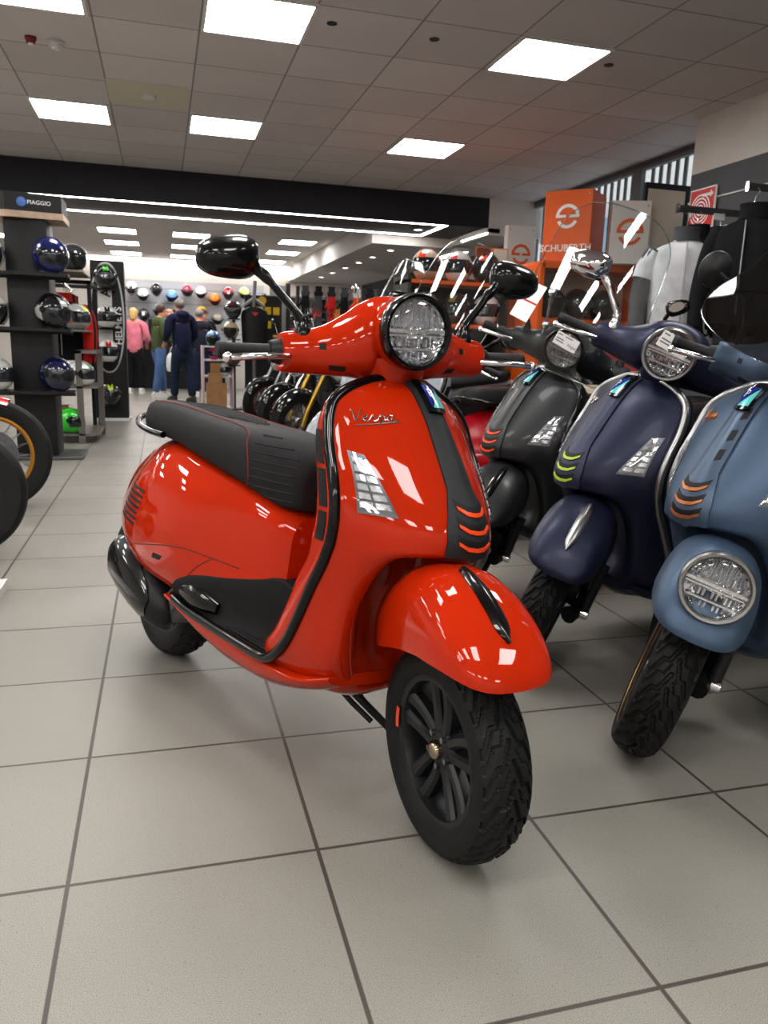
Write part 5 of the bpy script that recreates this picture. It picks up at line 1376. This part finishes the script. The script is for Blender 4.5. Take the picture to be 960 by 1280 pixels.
# logo of the helmet maker: a split ring with a bar
def logo(r, s=1):
    mb = MB()
    def arc(a0, a1, ri, ro):
        rg = []
        for q in np.linspace(R_(a0), R_(a1), 26):
            rg.append([(ri * math.cos(q), -.002, ri * math.sin(q)), (ro * math.cos(q), -.002, ro * math.sin(q))])
        mb.rings(rg, (0, 0), False)
    arc(-2, 182, r * .74, r); arc(205, 335, r * .66, r * .92)
    mb.box((-r * .98, -.0022, -r * .06), (-r * .12, -.0018, r * .16)).box((r * .12, -.0022, -r * .06), (r * .98, -.0018, r * .16))
    return mb
def logobox(loc, rz, w, d, h, m, ml, label, text=None, r=.13, lz=.0):
    t = empty('display_box', loc, (0, 0, R_(rz))); tag(t, label, 'display box')
    b = MB().box((-w / 2, 0, 0), (w / 2, d, h)).build('box', m, t, smooth=False, bevel=.004)
    lg = logo(r).build('emblem', ml, t, smooth=False); lg.location = (0, -.002, h / 2 + lz)
    if text: text_at('lettering', text, .082, (0, -.004, .12), (1, 0, 0), (0, 0, 1), M_WHITE, t, bold=.0012)
    for sx in (-1, 1):
        for z in (.04, h - .04):
            MB().lathe([(.008, 0), (.006, -.004), (0, -.005)], 10, 'y', M=Matrix.Translation((sx * (w / 2 - .03), 0, z))).build('screw', M_ALU, t)
    return t
t = empty('display_wall', (3.62, 6.62, 0)); tag(t, 'orange and beige helmet display unit in front of the windows', 'display unit')
MB().box((-.42, .18, 0), (.62, .22, 1.8)).build('back_panel', M_BEI, t, smooth=False)
MB().box((-.42, -.22, 1.30), (.62, .18, 1.34)).box((-.42, -.22, .62), (.62, .18, .66)).build('board', M_ORA, t, smooth=False)
MB().box((-.44, -.24, 1.76), (.62, .22, 1.82)).build('top_board', M_ORA, t, smooth=False)
MB().box((-.46, -.24, 0), (-.42, .22, 1.8)).box((.62, -.24, 0), (.66, .22, 1.8)).build('side_panel', M_ORA, t, smooth=False)
lg = logo(.12).build('emblem', mat('emblem_red', (196, 62, 40), .5), t, smooth=False); lg.location = (.42, .178, 1.60)
for k, x in enumerate((3.36, 3.62, 3.88)):
    helmet((x, 6.54, 1.34), -105, '%s of three dark helmets with rounded clear bubble visors on the orange display' % ('leftmost', 'middle', 'rightmost')[k], (30, 30, 32), 'jet', sc=1.1, group='bubble visor helmets')
for k, x in enumerate((3.42, 3.82)):
    helmet((x, 6.54, .66), -105, '%s dark helmet on the lower board of the orange display' % ('left', 'right')[k], (60, 46, 44), 'full', sc=1.05, graphic=(214, 80, 40), group='lower display helmets')
ZB = 1.82
logobox((3.42, 6.46, ZB), -46, .42, .42, .60, M_ORA, M_WHITE, 'large orange SCHUBERTH display box with white ring emblem', 'SCHUBERTH', r=.105, lz=.08)
M_WBOX = mat('box_white', (224, 216, 212), .5)
logobox((3.92, 6.26, ZB), -22, .33, .15, .52, M_WBOX, M_ORA, 'white display box with orange ring emblem, right of the orange box', r=.115)
logobox((3.93, 8.46, 1.80), 0, .34, .10, .62, M_WBOX, M_ORA, 'white panel with orange ring emblem, left of and behind the orange box', r=.115)
t = empty('panel_stand', (3.93, 8.51, 0)); tag(t, 'orange post carrying the white emblem panel', 'stand')
MB().box((-.17, 0, 0), (.17, .06, 1.80)).build('post', M_ORA, t, smooth=False)
t = empty('dark_frame_panel', (4.26, 6.28, 1.55)); tag(t, 'beige panel in a dark frame behind the pale jacket', 'panel')
MB().box((-.22, -.02, 0), (.22, .02, .95)).build('frame', M_PIL, t, smooth=False); MB().box((-.20, -.024, .02), (.17, -.02, .90)).build('print', M_BEI, t, smooth=False); MB().box((-.05, 0, -1.55), (.05, .03, 0)).build('leg', M_PIL, t, smooth=False)
# low things seen between the scooters
t = empty('display_cube', (3.42, 5.45, 0)); tag(t, 'beige and orange low display block behind the scooters', 'display block')
MB().box((-.30, -.25, 0), (.30, .25, .80)).build('block', M_BEI, t, smooth=False); MB().box((.05, -.256, .1), (.30, -.25, .80)).build('orange_panel', M_ORA, t, smooth=False)
t = empty('stool', (3.02, 4.66, .0)); tag(t, 'blue padded stool top between the black and navy scooters', 'stool')
MB().rings(dense([[(w * math.cos(q), w * .8 * math.sin(q), z) for q in (2 * PI * j / 24 for j in range(24))] for z, w in ((.62, .15), (.63, .18), (.69, .185), (.72, .15), (.725, .05))], 1, 3).tolist()).build('cushion', mat('stool_blue', (30, 110, 200), .5), t)
MB().tube([(0, 0, .02), (0, 0, .62)], .025, 10).lathe([(0, 0), (.16, 0), (.16, .02), (0, .025)], 24).build('pedestal', M_CHROME, t)

# ---------------------------------------------------------------- motorcycles further along the row
def spoke_wheel(parent, R, w, rimc, M, spokes=18, name='wheel', disc=True, tirew=1.):
    tr = MB().lathe([(R - w * 1.05, -w * .38), (R - w * .6, -w * .52), (R - w * .22, -w * .5), (R - w * .05, -w * .3), (R, 0), (R - w * .05, w * .3), (R - w * .22, w * .5), (R - w * .6, w * .52), (R - w * 1.05, w * .38)], 64, 'y', M=M).build('tire', M_TIRE, parent)
    rm = MB().lathe([(R - w * 1.0, -w * .40), (R - w * 1.12, -w * .40), (R - w * 1.25, -w * .2), (R - w * 1.25, w * .2), (R - w * 1.12, w * .40), (R - w * 1.0, w * .40)], 64, 'y', M=M).build('wheel_rim', rimc, parent)
    sp = MB()
    for k in range(spokes):
        a = 2 * PI * k / spokes
        for sg in (1, -1):
            a2 = a + sg * .5
            sp.tube([M @ Vector((.035 * math.cos(a2), sg * .03, .035 * math.sin(a2))), M @ Vector(((R - w * 1.2) * math.cos(a), 0, (R - w * 1.2) * math.sin(a)))], .0025, 5)
    sp.lathe([(0, -.05), (.03, -.05), (.04, -.035), (.03, 0), (.04, .035), (.03, .05), (0, .05)], 18, 'y', M=M)
    sp.build('spokes', M_STEEL, rm)
    if disc:
        for sg in (1,):
            MB().lathe([(.095, -.062 * sg), (.15, -.062 * sg), (.15, -.057 * sg), (.095, -.057 * sg), (.095, -.062 * sg)], 40, 'y', M=M).build('brake_disc', M_DISC, parent)
    return rm
def motorcycle(loc, hd, lean, label, body, fork, rimc, R=.31, fw=.11, lamp='round', seat=M_SEAT, tank=None, fender=None, steer=20, cowl=None, sc=1., bars=True, gold=False, arc=(25, 150)):
    """Light street motorcycle facing +x from its rear contact point."""
    t = empty('motorcycle', loc, (R_(-lean), 0, R_(hd)), sc); tag(t, label, 'motorcycle')
    WB = 1.42; S = Matrix.Translation((WB + .06, 0, 0)) @ Matrix.Rotation(R_(steer), 4, Vector((-math.sin(R_(25)), 0, math.cos(R_(25))))) @ Matrix.Translation((-WB - .06, 0, 0))
    spoke_wheel(t, R, .14, rimc, Matrix.Translation((0, 0, R)))
    spoke_wheel(t, R, fw, rimc, S @ Matrix.Translation((WB, 0, R)))
    fk = MB()
    for sg in (1, -1): fk.tube([S @ Vector((WB - .01, sg * .095, R - .03)), S @ Vector((WB - .05, sg * .095, R + .12)), S @ Vector((WB - .30, sg * .095, R + .62))], [.028, .026, .020], 12)
    fk.build('fork', fork, t)
    fe = []
    for a in np.linspace(R_(arc[0]), R_(arc[1]), 14):
        c = S @ Vector((WB + (R + .025) * math.cos(a), 0, R + (R + .025) * math.sin(a)))
        fe.append([S @ Vector((WB + (R + .022 - .045 * abs(y) ** 2.0) * math.cos(a), y * (fw * .62), R + (R + .022 - .045 * abs(y) ** 2) * math.sin(a))) for y in np.linspace(-1, 1, 9)])
    MB().rings(fe, (0, 0), False).build('front_fender', fender or body, t, solid=.005)
    # tank, seat, side body, engine
    tk = [(x, w, z0, z1) for x, w, z0, z1 in ((1.02, .06, .74, .84), (.96, .12, .70, .90), (.84, .145, .70, .93), (.68, .12, .70, .90), (.56, .08, .70, .82))]
    MB().rings(dense([[(x, w * math.cos(q), (z0 + z1) / 2 + (z1 - z0) / 2 * math.sin(q)) for q in (2 * PI * j / 16 for j in range(16))] for x, w, z0, z1 in tk], 2, 4).tolist()).build('tank', tank or body, t)
    MB().rings(dense([[(x, w * math.cos(q), z + .045 * math.sin(q)) for q in (2 * PI * j / 16 for j in range(16))] for x, w, z in ((.62, .08, .77), (.45, .13, .78), (.2, .13, .80), (-.08, .11, .83), (-.2, .05, .85))], 2, 4).tolist()).build('seat', seat, t)
    MB().rings(dense([[(x, w * math.cos(q), z + h_ * math.sin(q)) for q in (2 * PI * j / 16 for j in range(16))] for x, w, z, h_ in ((.5, .07, .68, .05), (.2, .1, .70, .07), (-.1, .09, .74, .06), (-.32, .04, .78, .03))], 2, 4).tolist()).build('tail', body, t)
    en = MB().cbox((.72, 0, .40), (.40, .26, .26)).cbox((.78, 0, .60), (.20, .22, .22)).tube([(.95, -.08, .56), (1.0, -.12, .40), (.9, -.14, .24), (.4, -.15, .24), (-.1, -.17, .34)], [.022, .022, .024, .03, .05], 12)
    for k in range(5): en.cbox((.78, 0, .52 + k * .04), (.25, .28, .012))
    en.build('engine', M_CAST, t, bevel=.006)
    MB().tube([(1.12, 0, .86), (1.0, 0, .6), (.95, 0, .3), (.5, 0, .24), (.3, 0, .42), (0, 0, R)], .028, 10).tube([(1.1, 0, .86), (.5, 0, .74), (.0, 0, .72), (-.2, 0, .76)], .025, 10).tube([(.3, .08, .42), (0, .1, R)], .025, 8).build('frame', M_BLACKM, t)
    MH = .14 if cowl else 0
    if bars:
        hb = MB().tube(smoothline([S @ Vector((WB - .40, sg * .38, R + .74)) if False else S @ Vector(p) for sg in (1,) for p in ((WB - .42, .38, R + .73), (WB - .36, .2, R + .76), (WB - .31, .06, R + .70), (WB - .31, -.06, R + .70), (WB - .36, -.2, R + .76), (WB - .42, -.38, R + .73))], 4), .012, 10)
        h_ = hb.build('handlebar', M_CHROME, t)
        for sg in (1, -1):
            MB().tube([S @ Vector((WB - .385, sg * .27, R + .75)), S @ Vector((WB - .42, sg * .385, R + .73))], .018, 12).build('grip', M_PLAST, h_)
            m_ = MB().tube([S @ Vector((WB - .37, sg * .22, R + .77)), S @ Vector((WB - .34, sg * .30, R + .95 + MH))], .006, 8).build('mirror_stem', M_CHROME, t)
            MB().ball((0, 0, 0), (.012, .06, .036), 16, 10, M=Matrix.Translation(S @ Vector((WB - .34, sg * .33, R + .97 + MH)))).build('mirror', M_BLACKG if not gold else M_CHROME, t)
    if lamp == 'round':
        L = S @ Matrix.Translation((WB - .17, 0, R + .48))
        hl = MB().lathe([(0, -.10), (.05, -.09), (.085, -.04), (.095, 0), (.092, .012), (.085, .012)], 32, 'x', M=L).build('headlight', M_CHROME, t)
        MB().lathe([(0, .03), (.05, .024), (.085, .010)], 32, 'x', M=L).build('lens', M_REFL2, hl)
    if cowl:
        rg = []
        for x, w, z0, z1 in ((WB - .36, .16, R + .50, R + .80), (WB - .26, .15, R + .44, R + .78), (WB - .14, .12, R + .40, R + .68), (WB - .04, .07, R + .40, R + .56), (WB + .0, .02, R + .42, R + .48)):
            rg.append([S @ Vector((x, w * math.cos(q), (z0 + z1) / 2 + (z1 - z0) / 2 * math.sin(q))) for q in (2 * PI * j / 18 for j in range(18))])
        MB().rings(dense([[tuple(p) for p in r] for r in rg], 2, 4).tolist()).build('nose_fairing', cowl, t)
        for sg in (1, -1):
            MB().rings([[S @ Vector((WB - .20 + a, sg * (.148 - b * .2), R + .58 + c)) for a, b, c in ((0, 0, .07), (.10, .18, -.02))], [S @ Vector((WB - .20 + a, sg * (.150 - b * .2), R + .53 + c)) for a, b, c in ((0, 0, .05), (.11, .2, -.02))]], (0, 0), False).build('headlight', M_REFL2, t)
    if cowl:
        rg = [[S @ Vector((WB - .22 - .26 * v - .10 * (j / 6) ** 2, (.17 - .05 * v ** 3) * j / 6 * (1 if v < .9 else .7), R + .80 + .58 * v)) for j in range(-6, 7)] for v in np.linspace(0, 1, 10)]
        ws = MB().rings(rg, (0, 0), False).build('windshield', M_GLASS, t, solid=.003)
        MB().tube([r[-1] for r in rg] + [r[0] for r in rg[::-1]], .003, 6).build('polished_edge', M_EDGE, ws)
    MB().tube([(.6, .12, .26), (.62, .26, .06), (.62, .30, .0)], .012, 8).build('side_stand', M_BLACKM, t)
    return t
M_GOLDF = mat('gold_fork', (196, 160, 70), .3, .9); M_GRYP = mat('light_grey_gloss', (150, 156, 162), .22, coat=1); M_WHP = mat('white_gloss', (224, 224, 224), .2, coat=1); M_RRIM = mat('red_rim', (110, 18, 24), .35); M_BKP = mat('black_gloss_paint', (12, 12, 13), .15, coat=1)
motorcycle((2.60, 6.15, 0), -165, 3, 'light grey sport motorcycle with a pointed nose fairing behind the red scooter', M_GRYP, M_GOLDF, M_BLACKM, fender=M_GRYP, lamp=None, cowl=M_GRYP, gold=True)
motorcycle((2.62, 8.1, 0), -165, 3, 'black motorcycle with white tank and gold fork, second behind the red scooter', M_BKP, M_GOLDF, M_BLACKM, tank=M_WHP, fender=M_BKP, lamp=None)
motorcycle((2.62, 9.2, 0), -165, 3, 'black cruiser with round chrome headlight and polished fork', M_BKP, M_CHROME, M_BLACKM, fender=M_BKP, lamp='round')
motorcycle((2.62, 10.8, 0), -165, 3, 'black motorcycle with red wheel rims, farthest of the row', M_BKP, M_ALU, M_RRIM, fender=M_BKP, lamp='round', tank=mat('tank_cream', (215, 212, 200), .25, coat=1))
# ---------------------------------------------------------------- two motorcycles cut by the left edge
M_GOLDR = mat('gold_rim', (200, 140, 45), .3, .8)
motorcycle((-2.42, 5.12, 0), 0, 4, 'motorcycle with gold spoked rim and red fender at the left edge', mat('red_gloss', (205, 22, 28), .2, coat=1), M_ALU, M_GOLDR, R=.335, fw=.10, lamp=None, steer=5, bars=False, arc=(72, 165))
motorcycle((-2.37, 4.02, 0), 0, 4, 'dark motorcycle whose black front wheel shows at the left edge', M_BKP, M_BLACKM, M_BLACKM, R=.31, fw=.11, lamp=None, steer=0, bars=False, arc=(80, 160))
MBp = MB().box((-2.2, 2.9, 0), (-.652, 3.47, .04)).build('display_plinth', mat('plinth_white', (205, 203, 200), .5), smooth=False); tag(MBp, 'white low display plinth corner at the left edge', 'plinth')

# ---------------------------------------------------------------- accessory rack in the far right zone
t = empty('accessory_rack', (2.05, 9.85, 0)); tag(t, 'grid rack hung with gloves and small gear behind the motorcycles', 'rack')
MB().box((-.42, .10, 0), (-.38, .14, 1.75)).box((.78, .10, 0), (.82, .14, 1.75)).build('post', M_PIL, t, smooth=False)
gm = MB()
for k in range(13): gm.box((-.40 + k * .1, .115, .5), (-.394 + k * .1, .121, 1.75))
for k in range(9): gm.box((-.40, .115, .55 + k * .15), (.80, .121, .556 + k * .15))
gm.build('grid', M_STEEL, t, smooth=False)
def glove(loc, rz, label, m, m2):
    t = empty('glove_pair', loc, (0, 0, R_(rz))); tag(t, label, 'gloves', 'gloves and gear on the grid rack')
    Q('glove', 'glv', m, t, lambda: MB().rings(dense([[(w * math.cos(q), .022 * math.sin(q), z) for q in (2 * PI * j / 12 for j in range(12))] for z, w in ((0, .05), (-.06, .045), (-.12, .055), (-.17, .05))], 1, 3).tolist()).tube([(-.038, 0, -.16), (-.045, 0, -.23)], .011, 8).tube([(-.012, 0, -.17), (-.014, 0, -.25)], .011, 8).tube([(.014, 0, -.17), (.017, 0, -.245)], .011, 8).tube([(.038, 0, -.16), (.046, 0, -.22)], .010, 8).tube([(-.05, 0, -.10), (-.085, 0, -.16)], .012, 8))
    Q('cuff', 'cuf', m2, t, lambda: MB().rings([[(w * math.cos(q), .026 * math.sin(q), z) for q in (2 * PI * j / 12 for j in range(12))] for z, w in ((.03, .058), (-.02, .05))]))
    Q('header_card', 'hdc', m2, t, lambda: MB().box((-.04, -.004, .03), (.04, .004, .10)))
gc = [F_BLK, F_DK, fabric('gear_orange', (235, 80, 25)), F_GRY, fabric('gear_red', (190, 40, 40)), F_WHT]
nm = ('black', 'charcoal', 'orange', 'grey', 'red', 'pale grey')
for r in range(3):
    for c in range(7):
        k = (r * 3 + c * 2 + (c == 1)) % 6
        glove((1.74 + c * .165, 9.925, 1.66 - r * .36), 0, '%s gloves in the %s row of the grid rack, number %s from the left' % (nm[k], ('top', 'middle', 'bottom')[r], ('one', 'two', 'three', 'four', 'five', 'six', 'seven')[c]), gc[k], gc[(k + 3) % 6])
# tall merchandise shelves at the back right
def cabinet(x, y, w, label, rz=0):
    t = empty('merchandise_shelf', (x, y, 0), (0, 0, R_(rz))); tag(t, label, 'shelf')
    MB().box((-w / 2, .2, 0), (w / 2, .23, 1.9)).build('back_panel', M_FRAMEW, t, smooth=False)
    for z in (.3, .7, 1.1, 1.5, 1.88): MB().box((-w / 2, -.2, z - .02), (w / 2, .2, z)).build('board', M_RACK, t, smooth=False)
    for sx in (-1, 1): MB().box((sx * w / 2 - .015, -.2, 0), (sx * w / 2 + .015, .22, 1.9)).build('side_panel', M_PIL, t, smooth=False)
    return t
BC = [(200, 60, 50), (60, 62, 66), (220, 215, 205), (226, 140, 40), (40, 70, 130), (150, 150, 150), (180, 40, 90), (90, 120, 80)]
BN = ('red', 'dark grey', 'cream', 'amber', 'blue', 'grey', 'magenta', 'green')
for ci, (cx, cy, w) in enumerate(((2.35, 14.6, 1.1), (3.55, 14.6, 1.1))):
    cabinet(cx, cy, w, '%s merchandise shelf at the back under the white bulkhead' % ('left', 'right')[ci])
    for r, z in enumerate((1.1, 1.5)):
        for k in range(6):
            q = (k * 3 + r + ci * 2) % 8; hh = .16 + .03 * ((k + r) % 4)
            tag(MB().cbox((cx - w / 2 + .13 + k * .165, cy - .02, z + hh / 2), (.13, .22, hh)).build('product_box', mat('box_%s' % BN[q], BC[q], .5), smooth=False), '%s box, number %s from left, %s board of the %s back shelf' % (BN[q], ('one', 'two', 'three', 'four', 'five', 'six')[k], ('lower', 'upper')[r], ('left', 'right')[ci]), 'box', 'product boxes on the back shelves')
t = empty('display_partition', (1.98, 13.9, 0)); tag(t, 'tall grey partition panel with a black edge behind the accessory rack', 'partition')
MB().box((-.16, 0, 0), (.12, .06, 2.02)).build('panel', mat('partition_grey', (120, 116, 114), .6), t, smooth=False); MB().box((.12, -.02, 0), (.19, .08, 2.06)).build('edge_post', M_PIL, t, smooth=False)
